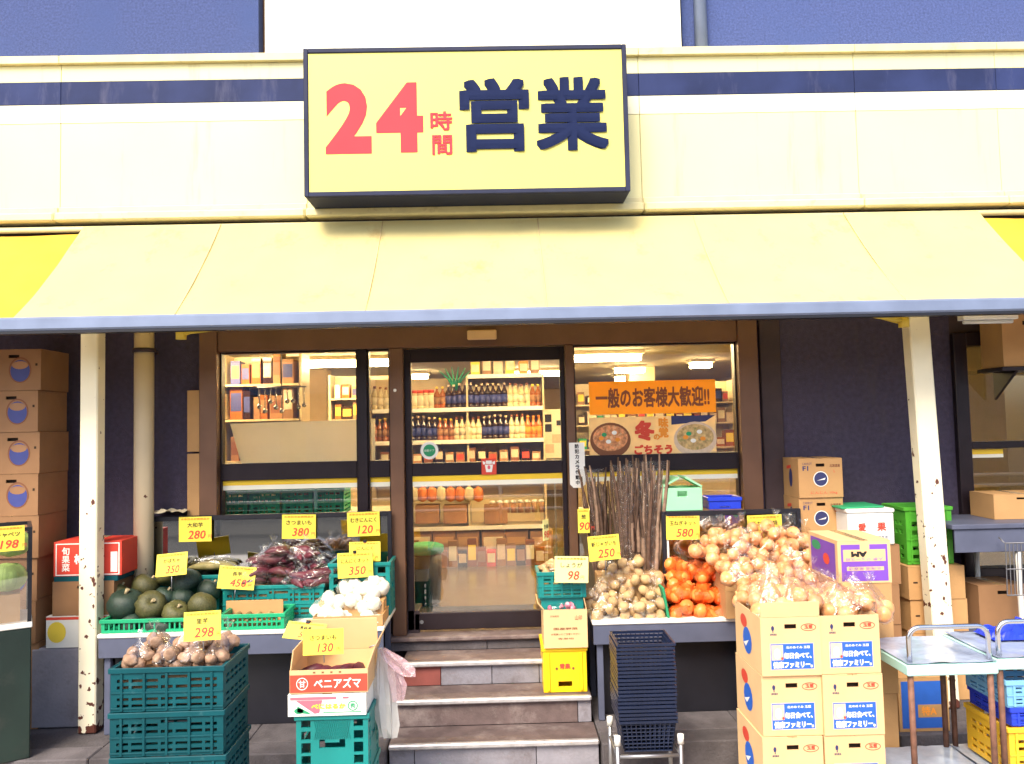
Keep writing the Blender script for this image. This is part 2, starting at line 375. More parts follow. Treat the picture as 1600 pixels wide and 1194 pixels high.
def post_mat(name, col, amt, rustc=(.10, .03, .02)):
    m = mat(name, col, .5, var=.06, scale=3, dirt=(.42, .33, .2), dscale=2, damt=.6)
    n = m.node_tree; N = n.nodes; b = N['Principled BSDF']
    old = b.inputs['Base Color'].links[0].from_socket
    tc = N.new('ShaderNodeTexCoord'); nz = N.new('ShaderNodeTexNoise'); nz.inputs['Scale'].default_value = 17
    nz.inputs['Detail'].default_value = 5; n.links.new(tc.outputs['Object'], nz.inputs['Vector'])
    sx = N.new('ShaderNodeSeparateXYZ'); n.links.new(tc.outputs['Object'], sx.inputs[0])
    mr = N.new('ShaderNodeMapRange'); mr.inputs['From Min'].default_value = 0; mr.inputs['From Max'].default_value = 2.4
    mr.inputs['To Min'].default_value = .05; mr.inputs['To Max'].default_value = -.05
    n.links.new(sx.outputs['Z'], mr.inputs['Value'])
    m2 = N.new('ShaderNodeMapRange'); m2.inputs['From Min'].default_value = .0; m2.inputs['From Max'].default_value = .10
    m2.inputs['To Min'].default_value = .16; m2.inputs['To Max'].default_value = 0
    n.links.new(sx.outputs['Z'], m2.inputs['Value'])
    ad = N.new('ShaderNodeMath'); n.links.new(nz.outputs['Fac'], ad.inputs[0]); n.links.new(mr.outputs[0], ad.inputs[1])
    a2 = N.new('ShaderNodeMath'); n.links.new(ad.outputs[0], a2.inputs[0]); n.links.new(m2.outputs[0], a2.inputs[1])
    rp = N.new('ShaderNodeValToRGB'); rp.color_ramp.elements[0].position = amt; rp.color_ramp.elements[1].position = amt+.02
    rp.color_ramp.elements[0].color = (0, 0, 0, 1); rp.color_ramp.elements[1].color = (1, 1, 1, 1)
    n.links.new(a2.outputs[0], rp.inputs[0])
    mx = N.new('ShaderNodeMix'); mx.data_type = 'RGBA'; n.links.new(rp.outputs[0], mx.inputs['Factor'])
    n.links.new(old, mx.inputs['A']); mx.inputs['B'].default_value = (*rustc, 1); n.links.new(mx.outputs['Result'], b.inputs['Base Color'])
    return m
M['post'] = post_mat('peeling cream post paint', (.82, .75, .56), .625)
M['pipe'] = post_mat('peeling cream pipe paint', (.62, .50, .33), .67)
# ------------------------------------------------------------ ground
X = lambda px, py, Y: at(px, py, Y).x
Z = lambda px, py, Y: at(px, py, Y).z
b = MB(); b.quad((-60, -60, 0), (60, -60, 0), (60, 40, 0), (-60, 40, 0)); struct(b.build('road', M['asphalt']))
b = MB(); b.quad((-20, -8.5, .004), (20, -8.5, .004), (20, -1.0, .004), (-20, -1.0, .004)); struct(b.build('bounce_pavement', M['pave']))  # pale sheet added to bounce light up under the awning
PLZ = .2
SX0, SX1 = X(606, 1165, -1.0), X(937, 1160, -1.0)     # the stair flight
pl = struct(thing('raised_walkway', 'x', 'walkway')); del pl['label'], pl['category']
for (x0, x1) in ((-7.0, SX0-.01), (SX1+.01, 7.0)):
    b = MB(); n = max(1, round((x1-x0)/.9)); wd = (x1-x0)/n
    for i in range(n):
        b = MB(); b.box(x0+i*wd+.003, x0+(i+1)*wd-.003, -1.02, -.83, -.02, PLZ); b.build('kerb_stone', M['concrete'], pl, bevel=.008)
        b = MB(); b.box(x0+i*wd+.002, x0+(i+1)*wd-.002, -.826, -.03, -.02, PLZ-.003); b.build('paving_slab', M['concrete'], pl, bevel=.004)

# ------------------------------------------------------------ building
WX0, WX1 = X(318, 650, 0), X(1182, 650, 0)
zt = Z(740, 543, 0)                 # top of the glazing
zs = Z(740, 988, -.1)               # door sill
ztop = Z(740, 512, 0)+.25
bd = thing('shop_building', 'dark blue grocery shop front with brown framed windows under a pale yellow fascia', 'shop', (0, 0, 0))
b = MB(); b.box(-9, WX0, 0, .25, PLZ-.02, ztop+.4); b.build('wall', M['navy_wall'], bd)
RX = X(1490, 650, 0)
b = MB(); b.box(WX1, RX, 0, .25, PLZ-.02, ztop+.4); b.build('wall', M['navy_wall'], bd)
b = MB(); b.box(X(1196, 650, -.1), X(1224, 650, -.03), -.03, -.002, PLZ, ztop+.1); b.build('pillar', M['brown_wall'], bd, bevel=.006)
b = MB(); b.box(WX0, WX1, .0, .25, zt+.10, ztop+.4); b.build('header', M['brown_wall'], bd)
b = MB(); b.box(WX0, SX0+.1, 0, .25, PLZ-.02, .80); b.build('base_wall', M['brown_wall'], bd)
b = MB(); b.box(X(890, 800, 0), WX1, 0, .25, PLZ-.02, .80); b.build('base_wall', M['brown_wall'], bd)
# upper storey
UY = .15; FY = -.25
uz = Z(800, 320, FY)
b = MB(); b.box(-9, X(404, 50, UY), UY, UY+.3, uz, 9); b.build('upper_wall', M['blue_render'], bd)
b = MB(); b.box(X(1066, 50, UY), 9, UY, UY+.3, uz, 9); b.build('upper_wall', M['blue_render'], bd)
b = MB(); b.box(X(414, 50, UY-.12), X(1064, 50, UY-.12), UY-.12, UY+.3, uz, 9)
b.build('white_wall_panel', M['white_board'], bd)
b = MB(); b.box(X(399, 50, UY), X(415, 50, UY), UY+.12, UY+.3, uz, 9); b.build('recess', M['brown_frame'], bd)
b = MB(); b.tube([(X(1096, 50, UY-.06), UY-.05, uz), (X(1093, 0, UY-.06), UY-.05, 9)], .05, 12); b.build('downpipe', M['bar_blue'], bd)
# fascia bands, split where the photo shows the sheet joints
jx = [-9, X(95, 200, FY), X(480, 200, FY), X(1000, 200, FY), X(1338, 200, FY), X(1560, 200, FY), 9]
zf = [Z(800, y, FY) for y in (80, 92, 118, 153, 182, 313, 324, 338)]
for i in range(6):
    a, c = jx[i]+.0015, jx[i+1]-.0015
    def band(nm, k0, k1, m, y, bev=.002):
        q = MB(); q.box(a, c, y, .14, zf[k1]+.001, zf[k0]-.001); q.build(nm, M[m], bd, bevel=bev)
    band('fascia_cap', 0, 1, 'fascia_lip', FY-.035)
    band('fascia_top_panel', 1, 2, 'fascia', FY)
    band('fascia_stripe', 2, 3, 'navy_stripe', FY-.004)
    band('fascia_white_band', 3, 4, 'fascia_white', FY-.002)
    band('fascia_panel', 4, 5, 'fascia', FY)
    band('fascia_moulding', 5, 6, 'fascia_lip', FY-.03, .006)
    band('fascia_lip', 6, 7, 'fascia_lip', FY-.09, .012)
b = MB(); b.box(-9, 9, FY+.02, .14, zf[7]-.30, zf[7]-.002); b.build('fascia_underside', M['brown_wall'], bd)

# glazing
def rectframe(mb, x0, x1, z0, z1, t, y0, y1):
    t = t if isinstance(t, tuple) else (t, t, t, t)    # left right bottom top
    mb.box(x0, x0+t[0], y0, y1, z0, z1); mb.box(x1-t[1], x1, y0, y1, z0, z1)
    mb.box(x0+t[0], x1-t[1], y0, y1, z0, z0+t[2]); mb.box(x0+t[0], x1-t[1], y0, y1, z1-t[3], z1)
zr0, zr1 = Z(740, 742, 0), Z(740, 716, 0)      # middle rail
zb = .80
x345, x561, x576, x611 = [X(p, 650, 0) for p in (345, 560, 575, 611)]
x633, x884, x897, x1152 = [X(p, 650, 0) for p in (632, 884, 897, 1152)]
b = MB()
b.box(WX0, x345, -.09, .10, zb, zt+.16); b.box(x1152, WX1, -.09, .10, zb, zt+.16)
b.box(x345, x1152, -.07, .10, zt, zt+.16); b.box(WX0-.004, WX1+.004, -.10, .02, zt+.162, zt+.24)
b.build('shopfront_frame', M['brown_frame'], bd, bevel=.004)
for nm, xa, xb in (('mullion', x611, x633), ('mullion', x884, x897)):
    b = MB(); b.box(xa, xb, -.075, .10, zs-.02, zt-.001); b.build(nm, M['brown_frame'], bd, bevel=.004)
def window(xa, xb, rail=True):
    f = MB(); rectframe(f, xa+.001, xb-.001, zb, zt-.001, (.012, .012, .03, .012), -.02, .06)
    if rail: f.box(xa+.013, xb-.013, -.02, .06, zr0, zr1)
    w_ = f.build('window', M['dark_frame'], bd, bevel=.003)
    p = MB(); p.box(xa+.012, xb-.012, .018, .024, zr1, zt-.012); p.build('pane', M['glass'], w_)
    p = MB(); p.box(xa+.012, xb-.012, .018, .024, zb+.03, zr0); p.build('pane', M['glass'], w_)
    s1, s2 = zr0-.002, zr0-.038
    p = MB(); p.box(xa+.013, xb-.013, .008, .0175, s2, s1); p.build('yellow_tape', M['stripe_yellow'], w_)
    p = MB(); p.box(xa+.013, xb-.013, .008, .0175, s2-.034, s2-.001); p.build('white_tape', M['stripe_white'], w_)
    return w_
window(x345, x561); window(x576, x611); window(x897, x1152)
b = MB(); b.box(x561, x576, -.04, .08, zb, zt-.001); b.build('mullion', M['dark_frame'], bd, bevel=.003)
# the automatic sliding door, a little behind the fixed frames
dx0, dx1 = x633+.002, x884-.002
f = MB(); rectframe(f, dx0, dx1, zs, zt-.004, (.05, .035, .12, .10), .0, .05)
f.box(dx0+.05, dx1-.035, .0, .05, zr0, zr1-.03)
door = f.build('sliding_door', M['dark_frame'], bd, bevel=.003)
p = MB(); p.box(dx0+.05, dx1-.035, .022, .028, zr1-.03, zt-.105); p.build('pane', M['glass'], door)
p = MB(); p.box(dx0+.05, dx1-.035, .022, .028, zs+.12, zr0); p.build('pane', M['glass'], door)
p = MB(); p.box(dx0+.05, dx1-.035, .010, .0215, zr0-.042, zr0-.002); p.build('yellow_tape', M['stripe_yellow'], door)
p = MB(); p.box(dx0+.05, dx1-.035, .010, .0215, zr0-.078, zr0-.043); p.build('white_tape', M['stripe_white'], door)
c = at(659, 972, 0); p = MB(); p.disc((c.x, -.002, c.z), .014, .014, 14); p.build('door_lock', M['steel'], door)
# red square sticker with a white emblem
c = at(764, 729, -.003); s = pxm(11.5, 0)
p = MB(); p.box(c.x-s, c.x+s, -.006, -.003, c.z-s*1.1, c.z+s*1.1); st = p.build('red_sticker', M['ink_red'], door)
p = MB(); y_ = -.0075
p.quad((c.x-s*.55, y_, c.z+s*.25), (c.x-s*.38, y_, c.z-s*.75), (c.x+s*.38, y_, c.z-s*.75), (c.x+s*.55, y_, c.z+s*.25))
p.quad((c.x-s*.85, y_, c.z+s*.75), (c.x-s*.8, y_, c.z+s*.3), (c.x-s*.5, y_, c.z+s*.3), (c.x-s*.45, y_, c.z+s*.6))
p.quad((c.x+s*.85, y_, c.z+s*.75), (c.x+s*.45, y_, c.z+s*.6), (c.x+s*.5, y_, c.z+s*.3), (c.x+s*.8, y_, c.z+s*.3))
p.quad((c.x-s*.4, y_, c.z+s*.8), (c.x-s*.4, y_, c.z+s*.35), (c.x+s*.4, y_, c.z+s*.35), (c.x+s*.4, y_, c.z+s*.8))
p.build('white_emblem', M['ink_white'], door)
p = MB(); p.disc((c.x, -.009, c.z-s*.1), s*.2, s*.28, 10); p.build('red_dot', M['ink_pink'], door)
c = at(671, 704, .02); s = pxm(14, 0)
p = MB(); p.disc((c.x, .019, c.z), s, s, 24); p.build('round_sticker', M['ink_white'], door)
p = MB(); p.disc((c.x, .0175, c.z), s*.68, s*.68, 24); p.build('sticker_centre', M['ink_green'], door)
text('自動ドア', c.x, c.z, .016, w=s*1.1, m=M['ink_white'], parent=door)
# sensor on the lintel, small round button on the mullion
a_, c_ = at(730, 517, -.1), at(776, 531, -.1)
p = MB(); p.box(a_.x, c_.x, -.145, -.103, c_.z, a_.z); p.build('door_sensor', M['card_light'], bd, bevel=.008)
c = at(617, 610, -.08); p = MB(); p.disc((c.x, -.0785, c.z), .012, .012, 12); p.build('frame_button', M['ink_white'], bd)
# ------- second window at the far right
f = MB(); wx = RX; wz0, wz1 = .95, Z(1550, 520, 0)
rectframe(f, wx, wx+2.2, wz0, wz1, (.10, .1, .06, .10), -.05, .08); f.box(wx+.1, wx+2.1, -.05, .08, Z(1550, 700, 0), Z(1550, 690, 0))
w2 = f.build('side_window', M['dark_frame'], bd, bevel=.004)
p = MB(); p.box(wx+.1, wx+2.1, .01, .018, wz0+.06, wz1-.1); p.build('pane', M['glass_unlit'], w2)
zz = Z(1550, 702, 0)
p = MB(); p.box(wx+.10, wx+.36, -.004, .009, zz-.036, zz); p.build('yellow_tape', M['stripe_yellow'], w2)
p = MB(); p.box(wx+.10, wx+.36, -.004, .009, zz-.062, zz-.037); p.build('white_tape', M['stripe_white'], w2)
b = MB(); b.box(RX, 9, 0, .25, PLZ-.02, wz0); b.box(RX, 9, 0, .25, wz1, ztop+.4); b.box(RX+2.2, 9, 0.001, .25, wz0, wz1)
b.build('wall', M['brown_wall'], bd)

# ------------------------------------------------------------ steps up to the door
st = thing('entrance_steps', 'worn purple brown concrete steps with metal nosings climbing to the glass door', 'steps')
lev = [(-.98, Z(770, 1161, -.98)), (-.70, Z(770, 1092, -.70)), (-.42, Z(770, 1033, -.42)), (-.14, zs-.02)]
ends = [(SX0, SX1), (SX0+.01, SX1-.01), (SX0+.02, SX1-.02), (x611-.05, x897+.05)]
for i, (y, z) in enumerate(lev):
    xa, xb = ends[i]; yb = lev[i+1][0]+.02 if i < 3 else .12
    b = MB(); b.box(xa, xb, y+.03, yb, z-.03, z); b.build('tread', M['step_top'], st, bevel=.003)
    b = MB(); b.box(xa, xb, y-.012, y+.029, z-.028, z+.004); b.build('nosing', M['nosing'] if i < 3 else M['step_top'], st, bevel=.008)
    zl = lev[i-1][1] if i else -.01
    segs = {0: [(0, .12, 'concrete_light'), (.12, .70, 'concrete_light'), (.70, 1, 'concrete_light')],
            1: [(0, .93, 'step_top'), (.93, 1, 'concrete_light')],
            2: [(0, .21, 'red_tile'), (.21, .49, 'concrete_light'), (.49, .75, 'concrete_light'), (.75, 1, 'concrete_light')],
            3: [(0, .5, 'concrete'), (.5, 1, 'concrete')]}[i]
    for (u0, u1, m_) in segs:
        b = MB(); b.box(xa+(xb-xa)*u0+.002, xa+(xb-xa)*u1-.002, y+.022, y+.12, zl, z-.031); b.build('riser_block', M[m_], st, bevel=.003)
b = MB(); b.box(SX0+.02, SX1-.02, -.85, .1, -.01, lev[0][1]-.035); b.box(SX0+.02, SX1-.02, -.55, .1, -.01, lev[1][1]-.035)
b.box(SX0+.02, SX1-.02, -.28, .1, -.01, lev[2][1]-.035); b.build('core', M['concrete'], st)

# ------------------------------------------------------------ big shop sign
SY = -.62
cs = at(729, 188, SY); hw = pxm(258, SY); hh = pxm(121, SY)*.99
sg = thing('shop_sign', 'big yellow box sign with red 24 and navy characters above the awning', 'sign', (cs.x, 0, cs.z))
b = MB(); b.box(-hw, hw, SY+.012, FY-.002, -hh, hh); b.build('sign_box', M['sign_frame'], sg, bevel=.006)
b = MB(); rectframe(b, -hw, hw, -hh, hh, .032, SY-.012, SY+.011); b.build('rim', M['sign_frame'], sg, bevel=.004)
b = MB(); b.box(-hw+.033, hw-.033, SY-.002, SY+.010, -hh+.033, hh-.033); b.build('face_panel', M['sign_face'], sg)
def signtext(s, x0, x1, y0, y1, m, bold, nm='lettering', sp=1.0):
    a, c = at(x0, y1, SY), at(x1, y0, SY); q = at((x0+x1)/2, (y0+y1)/2, SY)
    return text(s, q.x-cs.x, q.z-cs.z, SY-.004, pxm(x1-x0, SY), pxm(y1-y0, SY), m, sg, bold, res=4, name=nm, spacing=sp)
signtext('2', 508, 581, 128, 243, M['sign_red'], .052); signtext('4', 587, 662, 127, 241, M['sign_red'], .052)
signtext('時', 672, 707, 174, 205, M['sign_red'], .022); signtext('間', 675, 707, 211, 243, M['sign_red'], .022)
signtext('営', 717, 828, 121, 240, M['sign_navy'], .030); signtext('業', 836, 951, 119, 238, M['sign_navy'], .028)

# ------------------------------------------------------------ awning
AY0, AY1 = FY-.06, -1.15
za0 = Z(800, 343, AY0)
pz = [(0, 497), (1600, 468)]
za1 = Z(800, 491, AY1)
aw = thing('awning', 'long cream cloth awning with a blue grey front bar over the produce stands', 'awning')
seams = [X(130, 351, AY0), X(345, 350, AY0), X(598, 345, AY0), X(840, 341, AY0), X(1083, 336, AY0), X(1318, 331, AY0), X(1528, 325, AY0)]
def cloth(x0, x1, dz, m, nm, seed, y1=AY1+.02):
    b = MB(); nx, ny = 22, 18; vs = []; fs = []
    for k in (0, 1):
        for j in range(ny+1):
            t = j/ny
            for i in range(nx+1):
                u = i/nx; x = x0+(x1-x0)*u
                sag = -.034*math.sin(math.pi*t) - .016*math.sin(math.pi*u)*math.sin(math.pi*t) + .012*noise.noise(Vector((x*2.2, t*2, seed))) + .008*noise.noise(Vector((x*5+t*4, t*1.5, seed+3)))*math.sin(math.pi*min(1, t*1.2))
                vs.append((x, AY0+(y1-AY0)*t, za0+(za1+.035-za0)*t + sag + dz - .003*k))
    I = lambda k, j, i: (k*(ny+1)+j)*(nx+1)+i
    for j in range(ny):
        for i in range(nx):
            fs.append((I(0, j, i), I(0, j+1, i), I(0, j+1, i+1), I(0, j, i+1))); fs.append((I(1, j, i), I(1, j, i+1), I(1, j+1, i+1), I(1, j+1, i)))
    b.add(vs, fs, True); return b.build(nm, M[m], aw)
for i in range(6):
    cl = cloth(seams[i]+.0005, seams[i+1]-.0005, 0, 'awning', 'cloth_panel', i)
    if i:
        x = seams[i]; q = MB()
        q.tube([(x, AY0+(AY1+.02-AY0)*t/8, za0+(za1+.035-za0)*t/8-.028*math.sin(math.pi*t/8)+.003) for t in range(9)], .004, 5)
        q.build('seam', M['seam'], cl)
cloth(seams[0]-3, seams[0]-.004, -.055, 'awning_yellow', 'side_cloth', 9)
cloth(seams[6]+.004, seams[6]+3, -.055, 'awning_yellow', 'side_cloth', 10)
b = MB(); b.box(-7.5, 7.5, AY1-.03, AY1+.05, za1-.045, za1+.038); b.build('front_bar', M['bar_blue'], aw, bevel=.012)
b = MB(); b.box(-7.5, 7.5, AY1-.02, AY1+.045, za1-.062, za1-.046); b.build('bar_gasket', M['black'], aw)
b = MB(); b.tube([(-7.5, AY0+.02, za0-.01), (7.5, AY0+.02, za0-.01)], .022, 10); b.build('roller', M['fascia_lip'], aw)
for (p0, p1, p2) in (((330, 505, -.30), (283, 522, -.75), (400, 505, -1.12)), ((1330, 482, -.30), (1412, 503, -.78), (1290, 480, -1.12))):
    A, B_, C_ = at(*p0), at(*p1), at(*p2)
    q = MB(); q.tube([A, B_], .022, 8); q.tube([B_+Vector((0, 0, .01)), C_], .018, 8)
    ar = q.build('folding_arm', M['arm_yellow'], aw)
    q = MB(); q.tube([B_+Vector((0, 0, -.035)), B_+Vector((0, 0, .045))], .034, 10); q.build('elbow', M['arm_yellow'], ar)

# posts and pipe
def post(px0, px1, Y, label, top_px=None, mt='post'):
    x0, x1 = X(px0, 900, Y), X(px1, 900, Y)
    t = thing('awning_post', label, 'post', ((x0+x1)/2, Y+.055, PLZ-.002))
    hw_ = (x1-x0)/2
    q = MB(); q.box(-hw_, hw_, -.055, .055, .004, 3.05)
    ob = q.build('tube', M[mt], t, bevel=.008)
    return t, ob
p1, ob = post(122.5, 150.5, -.62, 'cream square post with peeling rusty paint, beside the dark green squash')
p2, ob = post(1447, 1480, -.62, 'cream square post with peeling paint on the right, behind the silver trolley handle')
p2.rotation_euler = (0, rad(-1.6), 0); p2.location.x += .045
t = thing('drainpipe', 'round cream pipe with chipped paint on the wall left of the window', 'pipe', (X(225, 650, -.2), -.2, PLZ))
q = MB(); q.tube([(0, 0, 0), (0, 0, 3.3)], pxm(14.5, -.2), 16); q.build('pipe_body', M['pipe'], t)
zc = Z(225, 548, -.2)-PLZ
q = MB(); q.tube([(0, 0, zc-.015), (0, 0, zc+.015)], pxm(17, -.2), 16); q.box(-.02, .02, 0.04, .195, zc-.012, zc+.012); q.build('clamp', M['brown_wall'], t)
ORD = ['leftmost', 'second from the left', 'third from the left', 'fourth from the left', 'fifth from the left', 'sixth from the left', 'seventh from the left', 'eighth from the left', 'ninth from the left', 'tenth from the left']
def ordn(i, n):
    if i == n-1 and n > 1: return 'rightmost'
    if i < len(ORD): return ORD[i]
    return {10: 'eleventh', 11: 'twelfth', 12: 'thirteenth', 13: 'fourteenth', 14: 'fifteenth', 15: 'sixteenth', 16: 'seventeenth', 17: 'eighteenth', 18: 'nineteenth', 19: 'twentieth', 20: 'twenty first', 21: 'twenty second', 22: 'twenty third', 23: 'twenty fourth', 24: 'twenty fifth', 25: 'twenty sixth', 26: 'twenty seventh', 27: 'twenty eighth', 28: 'twenty ninth', 29: 'thirtieth'}.get(i, str(i+1)+'th')+' from the left'
# ------------------------------------------------------------ shop interior
FZ = zs-.03; CZ = 3.02; IX0, IX1, IY1 = -5.2, 4.6, 13.0
b = MB(); b.box(IX0, IX1, .26, IY1, FZ-.1, FZ); struct(b.build('shop_floor', M['floor']))
b = MB(); b.box(IX0, IX1, .26, IY1, CZ, CZ+.1); struct(b.build('shop_ceiling', M['ceil']))
for nm, q in (('shop_back_wall', (IX0, IX1, IY1, IY1+.1, FZ, CZ)), ('shop_side_wall', (IX0-.1, IX0, .26, IY1, FZ, CZ)), ('shop_side_wall', (IX1, IX1+.1, .26, IY1, FZ, CZ))):
    b = MB(); b.box(*q); struct(b.build(nm, M['inwall']))
b = MB(); b.box(x633-.05, x884+.05, .15, .85, FZ, FZ+.012); tag(b.build('door_mat', M['mat_rubber'], bevel=.004), 'dark rubber mat on the floor just inside the glass door', 'mat')

def lamp(x0, x1, Y, label):
    t = thing('ceiling_light', label, 'ceiling light', ((x0+x1)/2, Y, CZ-.004), group='fluorescent lights in the shop'); h = (x1-x0)/2
    b = MB(); b.box(-h-.03, h+.03, -.15, .15, -.04, 0); b.build('housing', M['shelf'], t)
    for dy in (-.07, .07):
        b = MB(); b.tube([(-h, dy, -.078), (h, dy, -.078)], .034, 8); b.build('tube', M['lamp'], t)
def ylamp(py): return (CZ-.06-CAM.z)*FPX/(668-py)-6.0
for (x0, x1, py, lb) in ((445, 612, 561, 'long bright tube light high in the left window'),
                         (400, 425, 565, 'short tube light at the far left of the left window'),
                         (645, 668, 585, 'tube light seen at the upper left of the door glass'),
                         (470, 512, 590, 'tube light second from the front in the left window'),
                         (516, 610, 604, 'long tube light deep inside, below the others in the left window'),
                         (800, 880, 584, 'tube light behind the top of the bottle shelf'),
                         (895, 1000, 561, 'long bright tube light high in the right window'),
                         (962, 1006, 582, 'tube light in the middle of the right window'),
                         (1080, 1110, 576, 'short tube light at the right of the right window'),
                         (962, 1003, 595, 'tube light lower in the right window above the orange banner')):
    Y = ylamp(py); lamp(X(x0, py, Y), X(x1, py, Y), Y, lb)
for (x0, Y, lb) in ((-3.6, 1.6, 'tube light just inside the left window'), (-.6, 1.6, 'tube light just inside the door'), (1.2, 1.6, 'tube light just inside the right window')):
    lamp(x0, x0+1.3, Y, lb)
for (px, Y, wd, lb) in ((495, 5.4, .30, 'square cream pillar inside the left window behind the white board'), (1005, 6.2, .4, 'cream pillar inside the right window above the banner')):
    x = X(px, 640, Y); b = MB(); b.box(x-wd/2, x+wd/2, Y, Y+wd, FZ, CZ); tag(b.build('pillar', M['inwall'], bevel=.01), lb, 'pillar')

def bottle(kind, h, r, cols, cap):
    b = MB()
    if kind == 'tall':
        prof = [(r*.9, 0), (r, .01), (r, h*.2)]; b.m = 0; b.lathe(prof, 10)
        b.m = 1; b.lathe([(r*1.02, h*.2), (r*1.02, h*.52)], 10)
        b.m = 0; b.lathe([(r, h*.52), (r, h*.62), (r*.42, h*.80), (r*.36, h*.90)], 10)
        b.m = 2; b.lathe([(r*.44, h*.90), (r*.44, h)], 10)
    else:
        b.m = 0; b.lathe([(r*.95, 0), (r, .01), (r, h*.15)], 10); b.m = 1; b.lathe([(r*1.02, h*.15), (r*1.02, h*.72)], 10)
        b.m = 0; b.lathe([(r, h*.72), (r*.8, h*.84)], 10); b.m = 2; b.lathe([(r*.82, h*.84), (r*.82, h)], 10)
    return b.mesh('bottle', [M[cols[0]], M[cols[1]], M[cap]])
M['b_soy'] = mat('dark bottle', (.03, .012, .008), .12, var=.1, spec=.6)
M['b_amber'] = mat('amber bottle', (.30, .09, .02), .15, var=.15, spec=.6)
M['b_pale'] = mat('pale bottle', (.62, .52, .32), .2, var=.15)
M['b_orange'] = mat('orange bottle', (.62, .18, .03), .2, var=.1)
M['l_cream'] = mat('cream label', (.66, .58, .42), .5, var=.15)
M['l_blue'] = mat('blue label', (.04, .05, .2), .5, var=.15)
M['l_brown'] = mat('brown label', (.30, .15, .07), .5, var=.2)
BT = {'soy': (bottle('tall', .27, .034, ('b_soy', 'l_blue'), 'ink_tan'), 'dark bottle with a blue label', .27),
      'cream': (bottle('tall', .26, .034, ('b_pale', 'l_cream'), 'ink_brown'), 'pale bottle with a cream label', .26),
      'amber': (bottle('tall', .25, .034, ('b_amber', 'l_brown'), 'ink_yellow'), 'amber bottle with a brown label', .25),
      'jar': (bottle('jar', .21, .04, ('b_pale', 'l_cream'), 'ink_red'), 'short wide jar with a red cap', .21),
      'orange': (bottle('tall', .26, .034, ('b_orange', 'ink_orange'), 'ink_orange'), 'orange bottle with an orange cap', .26)}
# main bottle shelf seen through the door
GY = 2.9; gx0, gx1 = X(580, 680, GY), X(849, 680, GY)
gl = thing('bottle_shelf', 'cream shelf unit full of sauce bottles facing the glass door', 'shelf', (0, GY, FZ))
b = MB(); b.box(gx0, gx1, .36, .38, 0, Z(790, 586, GY)-FZ); b.build('back_panel', M['shelf'], gl)
for x in (gx0-.02, X(728, 600, GY), gx1):
    b = MB(); b.box(x, x+.02, .0, .38, .0, Z(790, 586, GY)-FZ); b.build('upright', M['shelf'], gl)
b = MB(); b.box(gx0, gx1, .0, .36, 0, .12); b.build('base', M['shelf'], gl)
levels = {}
for nm, py in (('top', 586), ('first', 637), ('second', 687), ('third', 722), ('fourth', 822)):
    z = Z(740, py, GY); levels[nm] = z
    b = MB(); x_ = X(728, 600, GY) if nm == 'top' else gx0
    b.box(x_+.021, gx1-.001, -.02, .359, z-FZ-.022, z-FZ); b.build('shelf_board', M['shelf'], gl)
    b = MB(); b.box(x_+.02, gx1, -.026, -.0205, z-FZ-.04, z-FZ+.004); b.build('price_rail', M['ink_white'], gl)
def stand(kind, x, y, z, where, grp, i=0, n=1):
    me, lb, h = BT[kind]
    o = link('bottle', me, None, 0, (x, y, z), (0, 0, R.uniform(0, 6)))
    s = R.uniform(.95, 1.05); o.scale = (1.05, 1.05, s)
    tag(o, lb+', '+ordn(i, n)+' on the '+where, 'bottle', grp)
def row(spec, px0, px1, lv, where, grp):
    n = len(spec); x0, x1 = X(px0, 660, GY+.05), X(px1, 660, GY+.05)
    for i, k in enumerate(spec): stand(k, x0+(x1-x0)*i/(n-1), GY+.06+R.uniform(-.01, .02), levels[lv]+.001, where, grp, i, n)
row(['cream']*6+['jar']*5+['amber']*2+['soy']*11+['cream']*4+['amber']*2, 586, 842, 'first', 'upper shelf', 'bottles on the upper shelf')
row(['amber']*7+['soy']*5+['amber']*3+['cream']*5+['soy']*5+['cream']*3+['orange']*3, 584, 842, 'second', 'second shelf', 'bottles on the second shelf')
def pack(name, cat, label, x, y, z, w, d, h, m, m2=None, grp=None, bev=.004):
    b = MB(); b.box(-w/2, w/2, -d/2, d/2, 0, h)
    if m2: b.m = 1; b.box(-w*.42, w*.42, -d/2-.002, -d/2-.0005, h*.25, h*.8)
    o = b.build(name, [M[m], M[m2 or m]], None, bev, (x, y, z), (0, 0, R.uniform(-.06, .06)))
    return tag(o, label, cat, grp)
xs = [X(p, 700, GY) for p in range(600, 846, 17)]
for i, x in enumerate(xs):
    pack('food_packet', 'packet', 'small packet on the low shelf just above the door tape, '+ordn(i, len(xs)), x, GY+.10, levels['third'], .095, .12, .13+.03*math.sin(i*1.7), ['ink_brown', 'b_soy', 'card_dark', 'l_brown'][i % 4], ['l_cream', 'ink_red', 'ink_tan'][i % 3], 'packets on the low shelf')
